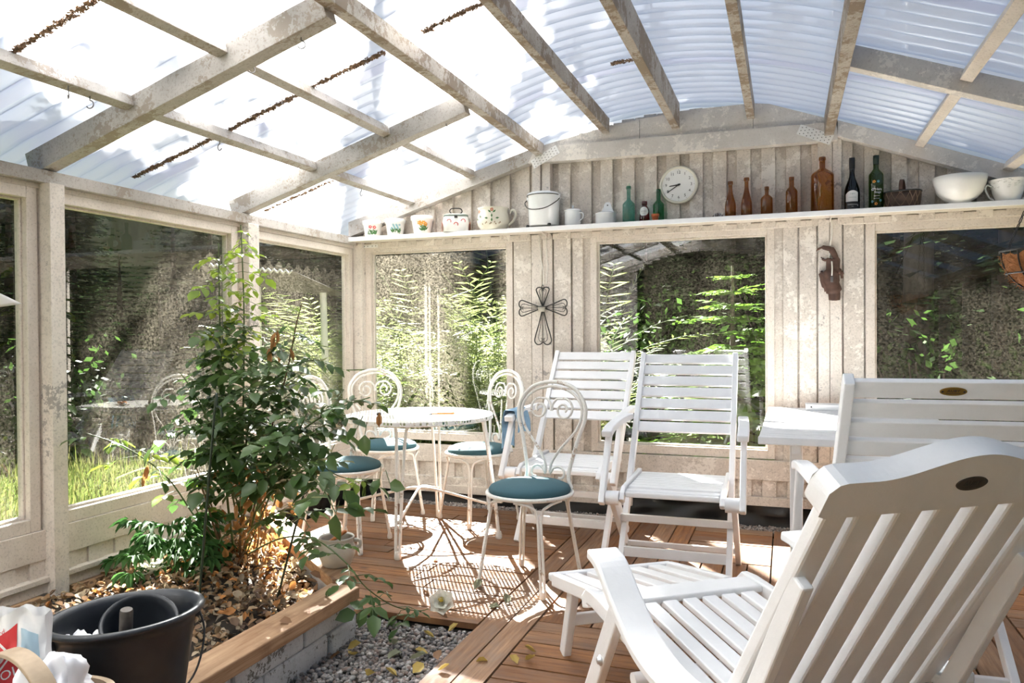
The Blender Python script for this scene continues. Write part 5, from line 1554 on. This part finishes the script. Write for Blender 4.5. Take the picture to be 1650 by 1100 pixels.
def clay_pot():
    t = thing('eared_clay_pot', 'small grey glazed pot with two ears standing on the plank edge of the bed', 'flower pot', (-1.925,2.955,.203), R(25))
    MB().lathe([(0,.002),(.058,0),(.064,.005),(.082,.05),(.084,.08),(.074,.108),(.072,.116),(.081,.126),(.078,.132),(.069,.122),(.074,.08),(.055,.012),(0,.012)], 40).build('pot', M['pot_clay'], t)
    for s in (-1, 1):
        MB().tube(bez([(s*.079,0,.075),(s*.103,0,.085),(s*.102,0,.108),(s*.076,0,.112)], 5), .009, 8).build('ear', M['pot_clay'], t)
    mb = MB(); mb.grid(lambda u, v: (-.045+.08*u, -.02+.05*v, .095+.055*u+.01*math.sin(v*3)), 8, 6)
    o = mb.build('bark_chip', M['orange_handle'], loc=(-1.925,2.955,.203)); m = o.modifiers.new('thick','SOLIDIFY'); m.thickness = .008
    tag(o, 'ochre chip of bark standing in the small grey glazed pot', 'bark chip')
clay_pot()
def dead_leaves():
    rng = random.Random(14)
    pal = {'yellow':(.50,.36,.10),'grey':(.26,.27,.17),'brown':(.27,.15,.08)}
    def one(px, py, d, col, lab, grp, s=.06, z=None):
        p = W(px, py, d)
        if z is not None: p.z = z
        t = Leaves()
        for k in range(1):
            a = rng.uniform(0,6.28)
            t.add(p, (math.cos(a), math.sin(a), .1), (rng.gauss(0,.4), rng.gauss(0,.4), 1), s, rng.uniform(.9,1.3), rng.choice((-.35,.45,.6)), pal[col])
        tag(t.build('dead_leaf', M['litter'], loc=p), lab, 'leaf', grp)
    D = lambda y, z: (CAMZ-z)*FPX/(y-540)
    g = 'fallen leaves on the gravel'
    for x, y, c in ((560,1050,'yellow'),(575,1058,'yellow'),(548,1056,'brown'),(632,1042,'grey'),(648,1056,'grey'),(660,1066,'grey'),(665,1090,'yellow'),(590,1092,'yellow'),(690,1058,'yellow'),(700,1032,'yellow'),(640,1094,'yellow')):
        one(x, y, D(y, -.03), c, 'dead leaf lying on the gravel beside the planting bed', g, .07 if c == 'grey' else .055, -.022)
    g2 = 'fallen leaves on the deck'
    for x, y, c in ((722,1022,'yellow'),(705,1085,'yellow'),(706,1068,'brown'),(786,1070,'yellow'),(864,1056,'yellow'),(834,1075,'yellow'),(846,1068,'yellow'),(806,982,'grey'),(815,978,'grey'),(682,958,'brown'),(764,955,'grey'),(705,905,'brown'),(722,1000,'brown')):
        one(x, y, D(y, 0), c, 'dead leaf lying on the wooden deck', g2, .065 if c == 'grey' else .048, .006)
    g3 = 'fallen leaves on the bed edge'
    for x, y in ((512,942),(518,936),(450,1005),(535,940),(482,1058)):
        if y < 1050: one(x, y, D(y, .2), 'brown', 'dead brown leaf on the plank edge of the bed', g3, .05, .209)
dead_leaves()

# ------------------------------------------------------------------ bucket, basket and bag in the near corner
def bucket():
    c = Vector((-1.705,1.585,.203))
    t = thing('black_bucket', 'large oval black plastic bucket on the near corner of the bed', 'bucket', c, R(62))
    H_ = .285; sx, sy = 1.16, .95
    prof = [(q*.84, z) for q, z in [(0,.004),(.138,0),(.146,.006),(.182,H_-.035),(.186,H_-.012),(.206,H_-.008),(.211,H_),(.206,H_+.008),(.192,H_+.008),(.180,H_-.006),(.174,H_-.035),(.138,.014),(0,.012)]]
    MB().lathe(prof, 64, sx=sx, sy=sy).build('tub', M['blackplastic'], t)
    # wire handle hanging down the side
    mb = MB(); mb.tube(bez([(.190,.0,.262),(.188,-.06,.20),(.130,-.132,.115),(.03,-.150,.065),(-.08,-.142,.06),(-.15,-.09,.12),(-.186,-.03,.22),(-.190,0,.262)], 7), .003, 7)
    mb.build('wire_handle', M['blackmetal'], t)
    for s in (-1, 1): MB().box(s*.182-.01,s*.182+.01,-.022,.022,.235,.275).build('handle_lug', M['blackplastic'], t, bevel=.005)
    t2 = thing('black_flower_pot', 'black plastic pot lying tilted inside the black bucket', 'flower pot', c + Vector((.015,.03,.205)))
    T = Matrix.Rotation(R(30),4,Vector((.68,.73,0)))
    MB().lathe([(0,-.07),(.062,-.07),(.068,-.066),(.088,.05),(.096,.052),(.100,.07),(.095,.076),(.088,.068),(.08,.05),(.06,-.06),(0,-.06)], 40, T).build('pot', M['blackplastic'], t2)
    t3 = thing('trowel', 'trowel with a worn wooden handle sticking up out of the black bucket', 'garden tool', c + Vector((.04,-.045,.16)))
    a, b = Vector((-.0,.0,0)), Vector((.025,-.015,.165))
    MB().tube(bez([a.lerp(b,.28), a.lerp(b,.6), b], 6), [.014]*6+[.0165]*6+[.015], 12).build('handle', M['wood_handle'], t3)
    MB().tube([a, a.lerp(b,.3)], .006, 8).build('shank', M['hook'], t3)
    MB().grid(lambda u, v: (-.03+.06*u, .012*math.cos((u-.5)*3), -.09+.09*v), 6, 6).build('blade', M['hook'], t3)
    rng = random.Random(8); mb = MB()
    mb.grid(lambda u, v: (.05*(u-.5)*2, .04*(v-.5)*2, .03*noise.noise(Vector((u*5,v*5,2)))+.02), 10, 10)
    o = mb.build('paper_scrap', M['paper'], loc=c+Vector((-.105,-.07,.21))); m = o.modifiers.new('thick','SOLIDIFY'); m.thickness = .002
    tag(o, 'scrap of white paper at the left inside the black bucket', 'paper')
bucket()
def trug():
    c = Vector((-1.665,1.21,.203))
    t = thing('splint_basket', 'wooden splint basket with a bent handle at the bottom left corner', 'basket', c, R(14))
    n = 56
    def ring(z, ax, ay, k=.55): return [(ax*math.copysign(abs(math.cos(a))**k, math.cos(a)), ay*math.copysign(abs(math.sin(a))**k, math.sin(a)), z) for a in [2*PI*i/n for i in range(n)]]
    vs = []; lv = [(0,.17,.12),(.005,.18,.13),(.20,.205,.15),(.20,.196,.141),(.01,.168,.118)]
    for z, a, b in lv: vs += ring(z, a, b)
    mb = MB(); mb.add(vs, [(i*n+k, i*n+(k+1) % n, (i+1)*n+(k+1) % n, (i+1)*n+k) for i in range(4) for k in range(n)], True)
    mb.add(vs[:n], [tuple(range(n))[::-1]]); mb.add(vs[-n:], [tuple(range(n))])
    mb.build('body', M['splint'], t)
    for z, a, b in ((.205,.212,.157),):
        q = ring(z, a, b)
        mb = MB(); vs = []
        for dz, ss in ((-.02,1.0),(.012,1.0),(.012,.93),(-.02,.93)): vs += [(x*ss, y*ss, zz+dz) for x, y, zz in q]
        mb.add(vs, [(i*n+k, i*n+(k+1) % n, ((i+1) % 4)*n+(k+1) % n, ((i+1) % 4)*n+k) for i in range(4) for k in range(n)]); mb.build('rim_hoop', M['splint'], t)
    mb = MB()
    pts = bez([(0,-.156,.12),(0,-.160,.19),(0,-.125,.275),(0,-.045,.325),(0,.045,.325),(0,.125,.275),(0,.160,.19),(0,.156,.12)], 6)
    bar_pts(mb, pts, .045, .010)
    mb.v = [tuple(Matrix.Translation((.03,0,0)) @ Matrix.Rotation(R(66),4,'Z') @ Vector(v)) for v in mb.v]; mb.build('handle', M['splint'], t, bevel=.002)
    # crumpled white paper
    def crumple(name, label, loc, s, seed, sz=1.0):
        mb = MB()
        def fn(u, v):
            a = u*2*PI; b = v*PI
            d = Vector((math.sin(b)*math.cos(a), math.sin(b)*math.sin(a), math.cos(b)))
            q = noise.noise(d*2.0+Vector((seed,0,0)))*.6 + abs(noise.noise(d*3.6+Vector((0,seed,0))))*.35
            r = s*(1+q); return (d.x*r, d.y*r, d.z*r*sz)
        mb.grid(fn, 44, 30)
        tag(mb.build(name, M['paper'], loc=loc), label, 'paper')
    Tc = Matrix.Translation(c) @ Matrix.Rotation(R(14),4,'Z')
    crumple('crumpled_paper', 'crumpled white paper standing in the basket next to the black bucket', Tc @ Vector((.095,.02,.215)), .072, 3, 1.25)
    crumple('white_paper_bag', 'crumpled white paper bag in the basket in front of the red printed bag', Tc @ Vector((-.10,-.04,.20)), .085, 11, 1.15)
    # soil bag with red and pale blue print
    bl = Tc @ Vector((-.085,.085,.035))
    t2 = thing('printed_bag', 'open white plastic bag with red and pale blue print standing in the basket', 'bag', bl, R(22))
    Wd, Hh = .25, .36
    def surf(u, v, off=0, side=-1):
        u = min(.999, max(.001, u))
        x = (u-.5)*Wd*(1-.06*v); bulge = .05*(math.sin(PI*u)**.6)*(1-.72*v)
        wr = .010*noise.noise(Vector((u*5, v*6, side*3))) + .007*noise.noise(Vector((u*14, v*9, side*7)))
        top = .035*noise.noise(Vector((u*4.5, 9, side))) - .03*(u < .35)
        return (x, side*(bulge+.012+off) + wr, v*(Hh+top*v))
    mb = MB(); mb.grid(lambda u, v: surf(u, v, 0, -1), 40, 36); mb.grid(lambda u, v: surf(1-u, v, 0, 1), 40, 36)
    mb.grid(lambda u, v: tuple(Vector(surf(0, v, 0, -1)).lerp(Vector(surf(0, v, 0, 1)), 1-u)), 4, 36); mb.grid(lambda u, v: tuple(Vector(surf(1, v, 0, -1)).lerp(Vector(surf(1, v, 0, 1)), u)), 4, 36)
    mb.build('bag_skin', M['bagwhite'], t2)
    mb = MB(); mb.grid(lambda u, v: surf(.02+.76*u+.03*math.sin(v*5)*u, .05+v*(.70+.16*u), .0012), 26, 26); mb.build('red_panel', M['bagred'], t2)
    mb = MB(); mb.grid(lambda u, v: surf(.815+.02*math.sin(v*5)+.155*u, .05+v*.83, .0012), 20, 26); mb.build('pale_blue_panel', M['bagblue'], t2)
    mb = MB(); mb.grid(lambda u, v: surf(.90+.075*u, .16+v*.26, .0024), 8, 10); o = mb.build('red_strip', M['bagred'], t2)
    mb = MB(); mb.grid(lambda u, v: surf(.83+.06*u, .30+v*.06, .0024), 8, 6); mb.build('green_strip', M['greenprint'], t2)
    def on(txt, size, u0, v0, rot=0):
        vs, fs = text_mb(txt, size, Matrix.Rotation(rot, 4, 'Z'), 0)
        return [surf(u0 + v.x/Wd, v0 + v.y/Hh, .0026) for v in vs], fs
    m = MB(); m.add(*on('OL', .030, .70, .62, R(10))); m.add(*on('ARM', .034, .66, .26, R(6)))
    def diamond(u0, v0, s0, s1):
        n = 4; o_ = [(0,1),(.85,0),(0,-1),(-.85,0)]; vs = [surf(u0+s0*x/Wd, v0+s0*y/Hh, .0026) for x, y in o_] + [surf(u0+s1*x/Wd, v0+s1*y/Hh, .0026) for x, y in o_]
        m.add(vs, [(i, (i+1) % 4, 4+(i+1) % 4, 4+i) for i in range(4)])
    diamond(.60, .73, .036, .028)
    vs = [surf(.60+.013*math.cos(a)/Wd, .73+.013*math.sin(a)/Hh, .0026) for a in [2*PI*k/18 for k in range(18)]]; m.add(vs, [tuple(range(18))])
    m.build('white_print', M['bagwhite'], t2)
    m = MB(); m.add(*on('torvjord', .018, .52, .88, R(12))); m.build('red_print', M['bagred'], t2)
    m = MB()
    for k in range(7): m.grid(lambda u, v: surf(.91+.055*u, .18+k*.033+.012*v, .0032), 3, 2)
    m.build('strip_lettering', M['bagwhite'], o)
trug()
# ------------------------------------------------------------------ outdoors
def house_ray(px, py):
    """distance (level) from a place to where the sun's ray over it reaches the house; None if it misses"""
    h = Vector((SUN.x, SUN.y)).normalized()
    s = 0
    while s < 30:
        x, y = px - h.x*s, py - h.y*s
        if XL-4.5 < x < XR+2 and YF-1 < y < YB+1.5: return s
        s += .25
    return None
def spruce_mesh(seed, H_, Rm, whorls, nb, tw):
    rng = np.random.default_rng(seed); V = []; F = []; b = 0
    for i in range(whorls):
        f = i/whorls; h = H_*(.06 + .93*f); L0 = Rm*(1-f)**.85 + .12
        for k in range(nb):
            a = rng.uniform(0, 2*PI); L = L0*rng.uniform(.7,1.1); droop = rng.uniform(.05,.35) - .35*f
            d = np.array([math.cos(a), math.sin(a), -droop]); s = np.array([-math.sin(a), math.cos(a), 0])
            for j in range(tw):
                q = (j+.6)/tw; p = d*L*q + np.array([0,0,h - .10*L*q*q])
                l = (.10 + .30*(1-q))*min(1, L*.9)*rng.uniform(.7,1.2)
                for sg in (-1, 1):
                    e = s*sg*.8 + d*.7 + np.array([0,0,rng.uniform(-.35,.05)])
                    e = e/np.linalg.norm(e); w = np.cross(e, [rng.normal(0,.4), rng.normal(0,.4), 1]); w = w/np.linalg.norm(w)*l*.24
                    V += [p-w*.6, p+e*l*.5-w, p+e*l, p+e*l*.5+w]; F.append((b,b+1,b+2,b+3)); b += 4
    return np.array(V), np.array(F)
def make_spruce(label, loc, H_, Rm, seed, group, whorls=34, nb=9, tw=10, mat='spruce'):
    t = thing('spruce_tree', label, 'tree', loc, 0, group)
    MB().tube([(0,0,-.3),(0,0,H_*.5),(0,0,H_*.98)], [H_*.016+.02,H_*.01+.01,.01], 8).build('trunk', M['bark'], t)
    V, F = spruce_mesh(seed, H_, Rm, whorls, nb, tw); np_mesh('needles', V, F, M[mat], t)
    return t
def bush_mesh(seed, n, rx, rz, leaf):
    rng = np.random.default_rng(seed)
    nc = 26; C = rng.normal(0, 1, (nc,3)); C /= np.linalg.norm(C, axis=1)[:,None]; C *= rng.uniform(.35,.85,(nc,1)); C[:,2] = np.abs(C[:,2])*1.0
    P = C[rng.integers(0,nc,n)] + rng.normal(0,.17,(n,3)); P *= np.array([rx,rx,rz])
    P[:,2] = np.abs(P[:,2]) + .05
    d = rng.normal(0,1,(n,3)); d[:,2] -= .3; d /= np.linalg.norm(d,axis=1)[:,None]
    u = rng.normal(0,.5,(n,3)) + np.array([0,0,1]); s = np.cross(d,u); s /= np.linalg.norm(s,axis=1)[:,None]
    L = leaf*rng.uniform(.6,1.3,(n,1))
    V = np.stack([P, P+d*L*.5+s*L*.28, P+d*L, P+d*L*.5-s*L*.28], 1)
    return V.reshape(-1,3), np.arange(n*4).reshape(n,4)
def make_bush(label, loc, rx, rz, seed, group, n=2600, leaf=.11, mat='bushleaf'):
    t = thing('leafy_shrub', label, 'shrub', loc, 0, group)
    V, F = bush_mesh(seed, n, rx, rz, leaf); np_mesh('foliage', V, F, M[mat], t)
    rng = random.Random(seed); mb = MB()
    for k in range(7):
        a = rng.uniform(0,6.28); mb.tube([(0,0,-.1),(rx*.25*math.cos(a), rx*.25*math.sin(a), rz*.4),(rx*.5*math.cos(a), rx*.5*math.sin(a), rz*.8)], [.03,.02,.008], 5)
    mb.build('stems', M['bark'], t)
    return t
def make_fern(label, loc, h, seed, group, nf=17):
    t = thing('fern_clump', label, 'fern', loc, 0, group)
    rng = random.Random(seed); V = []; F = []; st = MB(); b = 0
    for k in range(nf):
        a = rng.uniform(0,6.28); lean = rng.uniform(.25,1.0); L = h*rng.uniform(.8,1.15)
        d = Vector((math.cos(a), math.sin(a), 0)); pts = []
        for i in range(25):
            q = i/24; pts.append(d*(L*lean*q*(.35+.65*q)) + Vector((0,0,L*(q - .38*lean*q*q*q))))
        st.tube(pts[::3], .005, 4, caps=False)
        for i in range(6, 25):
            dd = (pts[i]-pts[i-1]).normalized(); s = dd.cross(Vector((0,0,1)))
            s = s.normalized() if s.length > .01 else Vector((1,0,0))
            l = .15*h*math.sin(PI*min(1,(i-2)/23))**.8 + .02
            for sg in (-1,1):
                e = (s*sg + dd*.35 + Vector((0,0,rng.uniform(-.25,.12)))).normalized(); w = dd*.011
                p = pts[i]
                V += [p-w*.5, p+e*l*.5-w, p+e*l, p+e*l*.5+w]; F.append((b,b+1,b+2,b+3)); b += 4
    st.build('stalks', M['stem'], t); np_mesh('fronds', np.array([tuple(v) for v in V]), np.array(F), M['fern'], t)
    return t
def make_umbel(label, loc, h, seed, group):
    t = thing('flowering_umbel', label, 'plant', loc, 0, group)
    rng = random.Random(seed); st = MB(); V = []; F = []; b = 0
    for k in range(9):
        a = rng.uniform(0,6.28); top = Vector((math.cos(a), math.sin(a), 0))*h*rng.uniform(.1,.42) + Vector((0,0,h*rng.uniform(.55,1.08)))
        st.tube([(0,0,0), top*.55+Vector((0,0,.1*h)), top], [.007,.005,.003], 4, caps=False)
        tiers = [(top, .15*h)] + [(top*q, .11*h) for q in (.8,.62,.45)]
        for c, rr_ in tiers:
            tilt = Vector((rng.gauss(0,.25), rng.gauss(0,.25), 1))
            for j in range(34):
                a2 = rng.uniform(0,6.28); r2 = rr_*math.sqrt(rng.random())
                p = c + Vector((math.cos(a2)*r2, math.sin(a2)*r2, rng.gauss(0,.012))); d = Vector((math.cos(a2+rng.gauss(0,.6)), math.sin(a2+rng.gauss(0,.6)), rng.gauss(-.1,.2)))
                s = tilt.cross(d).normalized()*.011; L = rng.uniform(.03,.075)
                V += [p, p+d*L*.5+s, p+d*L, p+d*L*.5-s]; F.append((b,b+1,b+2,b+3)); b += 4
    st.build('stalks', M['stem'], t); np_mesh('leaf_sprays', np.array([tuple(v) for v in V]), np.array(F), M['fern'], t)
def outdoors():
    r5 = random.Random(55)
    for k in range(28):
        x = r5.uniform(-5.4,-1.75); y = r5.uniform(5.9,7.9)
        if -5.9 < x < -3.9 and y < 7.2: continue
        make_umbel('sunlit plant of flat pale sprays outside the back window left of the wire cross', (x,y,gz(x,y)), r5.uniform(.95,1.75), 300+k, 'pale spray plants outside the left back window')
    rng = random.Random(77)
    # forest: spruces in ranks round the garden; nearer rank lower so the sun reaches the panes
    protos = [make_spruce('dark spruce in the forest rank behind the glass', (-9.5,2.0,-.1), 9.0, 2.1, 1, 'forest spruces'),
              make_spruce('dark spruce in the forest rank behind the glass', (-10.5,5.5,-.1), 8.0, 2.3, 2, 'forest spruces')]
    protos[0].scale = (1,1,1)
    spots = []
    for k in range(11): spots.append((-10.2 - (k % 2)*2.2 + rng.uniform(-.6,.6), -4 + k*1.55))
    for k in range(15): spots.append((-9.5 + k*1.35, 13.2 + (k % 3)*1.7 + rng.uniform(-.5,.5)))
    for k in range(9): spots.append((-2.2 + k*1.5, 10.0 + (k % 2)*1.3))
    for k in range(30):
        a = R(12 + 62*k/29); d = 10.8 + (k % 3)*1.3 + rng.uniform(-.4,.4); spots.append((-math.sin(a)*d, math.cos(a)*d + 1.5))
    for k in range(9): spots.append((-1.6 + k*.95, 9.2 + (k % 2)*1.0))
    for k in range(9): spots.append((-9 + k*2.2, -9.5 - (k % 2)*2))
    for k in range(6): spots.append((8.5 + (k % 2)*2, -5 + k*3))
    for i, (x, y) in enumerate(spots):
        s = house_ray(x, y); sc = rng.uniform(.8,1.25)
        pr = protos[i % 2]; hp = 9.0 if i % 2 == 0 else 8.0
        if s is not None: sc = min(sc, max(.2, (.6 + .68*s)/hp))
        if y > 9 and -3 < x < 9 and s is None: sc = rng.uniform(.9,1.2)
        o = dup(pr, (x, y, gz(x,y)-.05), rng.uniform(0,6.28)); o.scale = (max(sc,.7), max(sc,.7), sc)
    for p in protos:
        s = house_ray(p.location.x, p.location.y)
        if s is not None: k = (.6+.68*s)/9.0; p.scale = (max(k,.75), max(k,.75), k)
    # shrubs and ferns close behind the house
    g = 'ferns outside the left back window'
    for k, (x, y, h) in enumerate(((-3.9,6.6,1.3),(-3.3,7.2,1.45),(-2.7,6.5,1.2),(-4.6,7.4,1.4),(-2.3,7.3,1.5),(-3.0,8.2,1.7),(-4.1,8.5,1.75),(-5.2,8.0,1.5),(-1.8,6.6,1.15),(-5.3,9.4,1.9),(-3.7,9.6,2.0),(-2.2,8.9,1.7),(-4.5,6.3,1.1),(-5.9,8.8,1.6),(-6.6,9.6,1.9),(-5.2,6.8,1.0))):
        if -5.9 < x < -3.9 and y < 7.0: continue
        make_fern('sunlit fern clump growing outside the back window left of the wire cross', (x,y,gz(x,y)), h*1.3, 100+k, g)
    bs = make_bush('leafy shrub growing close behind the back wall', (-1.4,8.2,gz(-1.4,8.2)), 1.0, 1.5, 5, 'shrubs behind the back wall')
    for x, y, s in ((-2.6,10.6,1.3),(1.2,8.0,.9),(2.6,8.6,1.2),(.2,9.4,1.1),(3.8,7.6,1.2),(-6.8,10.6,1.1)):
        o = dup(bs, (x,y,gz(x,y)), rng.uniform(0,6)); o.scale = (s,s,s)
    ls = make_bush('shrub at the edge of the lawn outside the left wall', (-8.4,6.6,gz(-8.4,6.6)), 1.1, 1.3, 6, 'shrubs by the lawn')
    for x, y, s in ((-8.8,4.2,1.2),(-8.0,8.8,1.2),(-9.2,1.6,1.3),(-7.2,10.4,1.1),(-9.0,-.6,1.2)):
        o = dup(ls, (x,y,gz(x,y)), rng.uniform(0,6)); o.scale = (s,s,s*.95)
    # low spruce below the middle window, sunlight put into its needle colour
    make_spruce('young spruce outside the middle window, needles coloured as if sunlit', (-.45,7.0,gz(-.45,7.0)), 2.0, 1.25, 9, None, 15, 9, 9, 'sunlit_spruce')
    bb = make_bush('tall leafy shrub on the sunny side in front of the house', (-2.6,-6.2,gz(-2.6,-6.2)), 1.5, 2.6, 21, 'shrubs in front of the house', 3000, .16, 'birchleaf')
    for x, y, s in ((-.2,-7.0,1.15),(2.4,-6.4,1.0),(5.2,-4.5,1.1),(4.6,.5,.8),(5.5,4.0,.9)):
        o = dup(bb, (x,y,gz(x,y)), rng.uniform(0,6)); o.scale = (s,s,s)
    bf = make_bush('low leafy plant at the foot of the middle window', (-.5,5.95,gz(-.5,5.95)), .38, .42, 12, 'low plants under the middle window', 260, .12)
    for x, y, s in ((.15,6.1,.8),(-1.1,6.0,.8),(.6,6.3,.9)):
        o = dup(bf, (x,y,gz(x,y)), rng.uniform(0,6)); o.scale = (s,s,s)
    for k, (x, y, r) in enumerate(((.55,9.0,.13),(1.35,9.4,.17),(2.3,8.8,.12))):
        o = MB().tube([(0,0,-.2),(.03,0,3),(.0,.05,8)], [r,r*.85,r*.5], 12).build('tree_trunk', M['bark'], loc=(x,y,gz(x,y)))
        tag(o, 'bare dark tree trunk seen through the right hand window', 'tree', 'bare trunks outside the right window')
    # lawn blades
    r = np.random.default_rng(5); n = 62000
    X = r.uniform(-11,-3.5,n*2); Y = r.uniform(-2,11,n*2)
    keep = (np.hypot(X+3.2, Y-4) < 8.5); X, Y = X[keep][:n], Y[keep][:n]
    X2 = r.uniform(-6,3,9000); Y2 = r.uniform(5.5,9,9000); X = np.concatenate([X,X2]); Y = np.concatenate([Y,Y2]); n = len(X)
    Z = np.array([gz(x,y) for x, y in zip(X,Y)])
    Hh = r.uniform(.05,.17,n)*(1+1.2*(r.random(n) > .93)); a = r.uniform(0,6.28,n); ln = r.uniform(.1,.6,n)*Hh; w = r.uniform(.004,.008,n)
    ca, sa = np.cos(a), np.sin(a)
    B = np.stack([X,Y,Z-.02],1); S = np.stack([-sa*w,ca*w,0*w],1); T = np.stack([ca*ln, sa*ln, Hh],1)
    V = np.stack([B-S, B+S, B+T*.6+S*.6, B+T], 1).reshape(-1,3); F = np.arange(n*4).reshape(n,4)
    pal = np.array([(.12,.17,.035),(.17,.21,.05),(.09,.14,.03),(.26,.27,.09),(.21,.22,.07)])
    o = np_mesh('lawn_grass', V, F, M['grass'], cols=pal[r.integers(0,5,n)]*r.uniform(.22,.5,(n,1)))
    tag(o, 'sunlit lawn grass outside the left and back walls', 'grass', kind='stuff')
    # tall birches towards the sun: their high crowns dapple the roof
    hs = Vector((SUN.x, SUN.y, 0)).normalized()
    rr = random.Random(40)
    targets = []
    def spot(x, y, s): targets.append((x, y, s))
    # right half mostly in shade
    for k in range(190):
        x = rr.uniform(-.95, 2.1); y = rr.uniform(-1.4, 5.5)
        if x < -.3 and rr.random() < .5: continue
        spot(x, y, rr.uniform(.32,.6))
    # along the left eave
    for k in range(30): spot(rr.gauss(-3.3,.16), rr.uniform(1.0,3.5), rr.uniform(.16,.34))
    # scattered sprays over the bright side
    for k in range(55): spot(rr.uniform(-2.9,-1.0), rr.uniform(.3,5.3), rr.uniform(.06,.18))
    groups = {}
    for x, y, s in targets: groups.setdefault(int(min(3, max(0, (x+3.5)/1.4))), []).append((x, y, s))
    for gi, lst in groups.items():
        cx = sum(q[0] for q in lst)/len(lst); cy = sum(q[1] for q in lst)/len(lst)
        c = Vector((cx, cy, roof_z(cx))) + SUN*17.5
        root = Vector((c.x, c.y, gz(c.x, c.y)))
        t = thing('birch_tree', ['tall birch outside, farthest left beyond the forest rank','tall birch outside, second from the left beyond the forest rank','tall birch outside, third from the left beyond the forest rank','tall birch outside, farthest right beyond the forest rank'][gi], 'tree', root)
        MB().tube(bez([(0,0,-.3),(.1,.1,4),(-.1,0,8),(0,0,c.z-root.z+1)], 5), [.20]*6+[.16]*5+[.10]*5, 10).build('trunk', M['birchbark'], t)
        br = MB(); V = []; F = []; b = 0
        for x, y, s in lst:
            tt = 17.5 + rr.uniform(-2.2,2.2); p = Vector((x, y, roof_z(x))) + SUN*tt - root
            h0 = max(3.5, p.z - (.6*math.hypot(p.x,p.y) + .4))
            br.tube([(0,0,h0), (p.x*.6, p.y*.6, (h0+p.z)/2+.3), p], [.022,.012,.005], 4, caps=False)
            for k in range(int(90*(s/.3)**1.7)+10):
                q = p + Vector((rr.gauss(0,1), rr.gauss(0,1), rr.gauss(0,1)))*s*.55
                d = rv(rr).normalized(); u = d.orthogonal().normalized()*.045; L = rr.uniform(.10,.17)
                V += [q, q+d*L*.5+u, q+d*L, q+d*L*.5-u]; F.append((b,b+1,b+2,b+3)); b += 4
        br.build('branches', M['birchbark'], t); np_mesh('leaves', np.array([tuple(v) for v in V]), np.array(F), M['birchleaf'], t)
    # white post outside the left wall; wavy sheet added to imitate the eave's reflection
    t = thing('post_and_reflected_eave', 'white post outside the left wall with an added sheet imitating the mirrored eave', 'reflected_eave', (-4.35,6.55,-.1))
    MB().tube([(0,0,0),(-.03,0,1.0),(-.05,0,1.77)], .035, 10).build('post', M['canvas_white'], t)
    mb = MB(); mb.grid(lambda u, v: (.06-.95*u, .25-.9*v, 1.75+.10*u+.18*v+.012*math.cos(u*90)), 120, 4)
    o = mb.build('reflected_sheet', M['shadewood'], t); m = o.modifiers.new('thick','SOLIDIFY'); m.thickness = .006
    mb = MB(); mb.grid(lambda u, v: (.06-.95*u, -.655, 1.915+.10*u+.012*math.cos(u*90)+.02*v), 120, 2); o2 = mb.build('reflected_edge', M['canvas_white'], t)
    m = o2.modifiers.new('thick','SOLIDIFY'); m.thickness = .01
    MB().tube([(-.85,0,0),(-.85,0,1.85)], .035, 10).build('post', M['canvas_white'], t)
outdoors()

# ------------------------------------------------------------------ camera, sun, sky
cam = bpy.data.cameras.new('camera'); co = bpy.data.objects.new('camera', cam); COL.objects.link(co)
cam.sensor_fit = 'HORIZONTAL'; cam.sensor_width = 36; cam.lens = FPX*36/1650; cam.clip_start = .05; cam.clip_end = 300
m = Matrix.Identity(4)
for i in range(3):
    m[i][0] = _r[i]; m[i][1] = _u[i]; m[i][2] = -_f[i]
m[2][3] = CAMZ
co.matrix_world = m
scene.camera = co
sl = bpy.data.lights.new('sun', 'SUN'); so = bpy.data.objects.new('sun', sl); COL.objects.link(so)
sl.energy = 22.0; sl.angle = R(.38); sl.color = (1.0,.965,.91)
so.rotation_euler = SUN.to_track_quat('Z','Y').to_euler(); so.location = SUN*30
wd = bpy.data.worlds.new('sky'); scene.world = wd; wd.use_nodes = True
nt = wd.node_tree; nt.nodes.clear()
sky = nt.nodes.new('ShaderNodeTexSky'); sky.sky_type = 'NISHITA'; sky.sun_disc = False
sky.sun_elevation = R(35.4); sky.sun_rotation = math.atan2(SUN.x, SUN.y); sky.air_density = 1.2; sky.dust_density = 1.5; sky.ozone_density = 1.0
bg = nt.nodes.new('ShaderNodeBackground'); bg.inputs[1].default_value = .055
wo = nt.nodes.new('ShaderNodeOutputWorld')
hs_ = nt.nodes.new('ShaderNodeHueSaturation'); hs_.inputs['Saturation'].default_value = .95
nt.links.new(sky.outputs[0], hs_.inputs['Color']); nt.links.new(hs_.outputs[0], bg.inputs[0]); nt.links.new(bg.outputs[0], wo.inputs[0])
vs = scene.view_settings
vs.view_transform = 'Standard'; vs.look = 'None'; vs.gamma = 1; vs.use_curve_mapping = False
vs.exposure = 1.95
scene.display_settings.display_device = 'sRGB'
cy = scene.cycles
cy.max_bounces = 10; cy.diffuse_bounces = 5; cy.glossy_bounces = 4; cy.transmission_bounces = 6; cy.transparent_max_bounces = 24
cy.sample_clamp_indirect = 8.0; cy.use_denoising = True; cy.caustics_reflective = False; cy.caustics_refractive = False
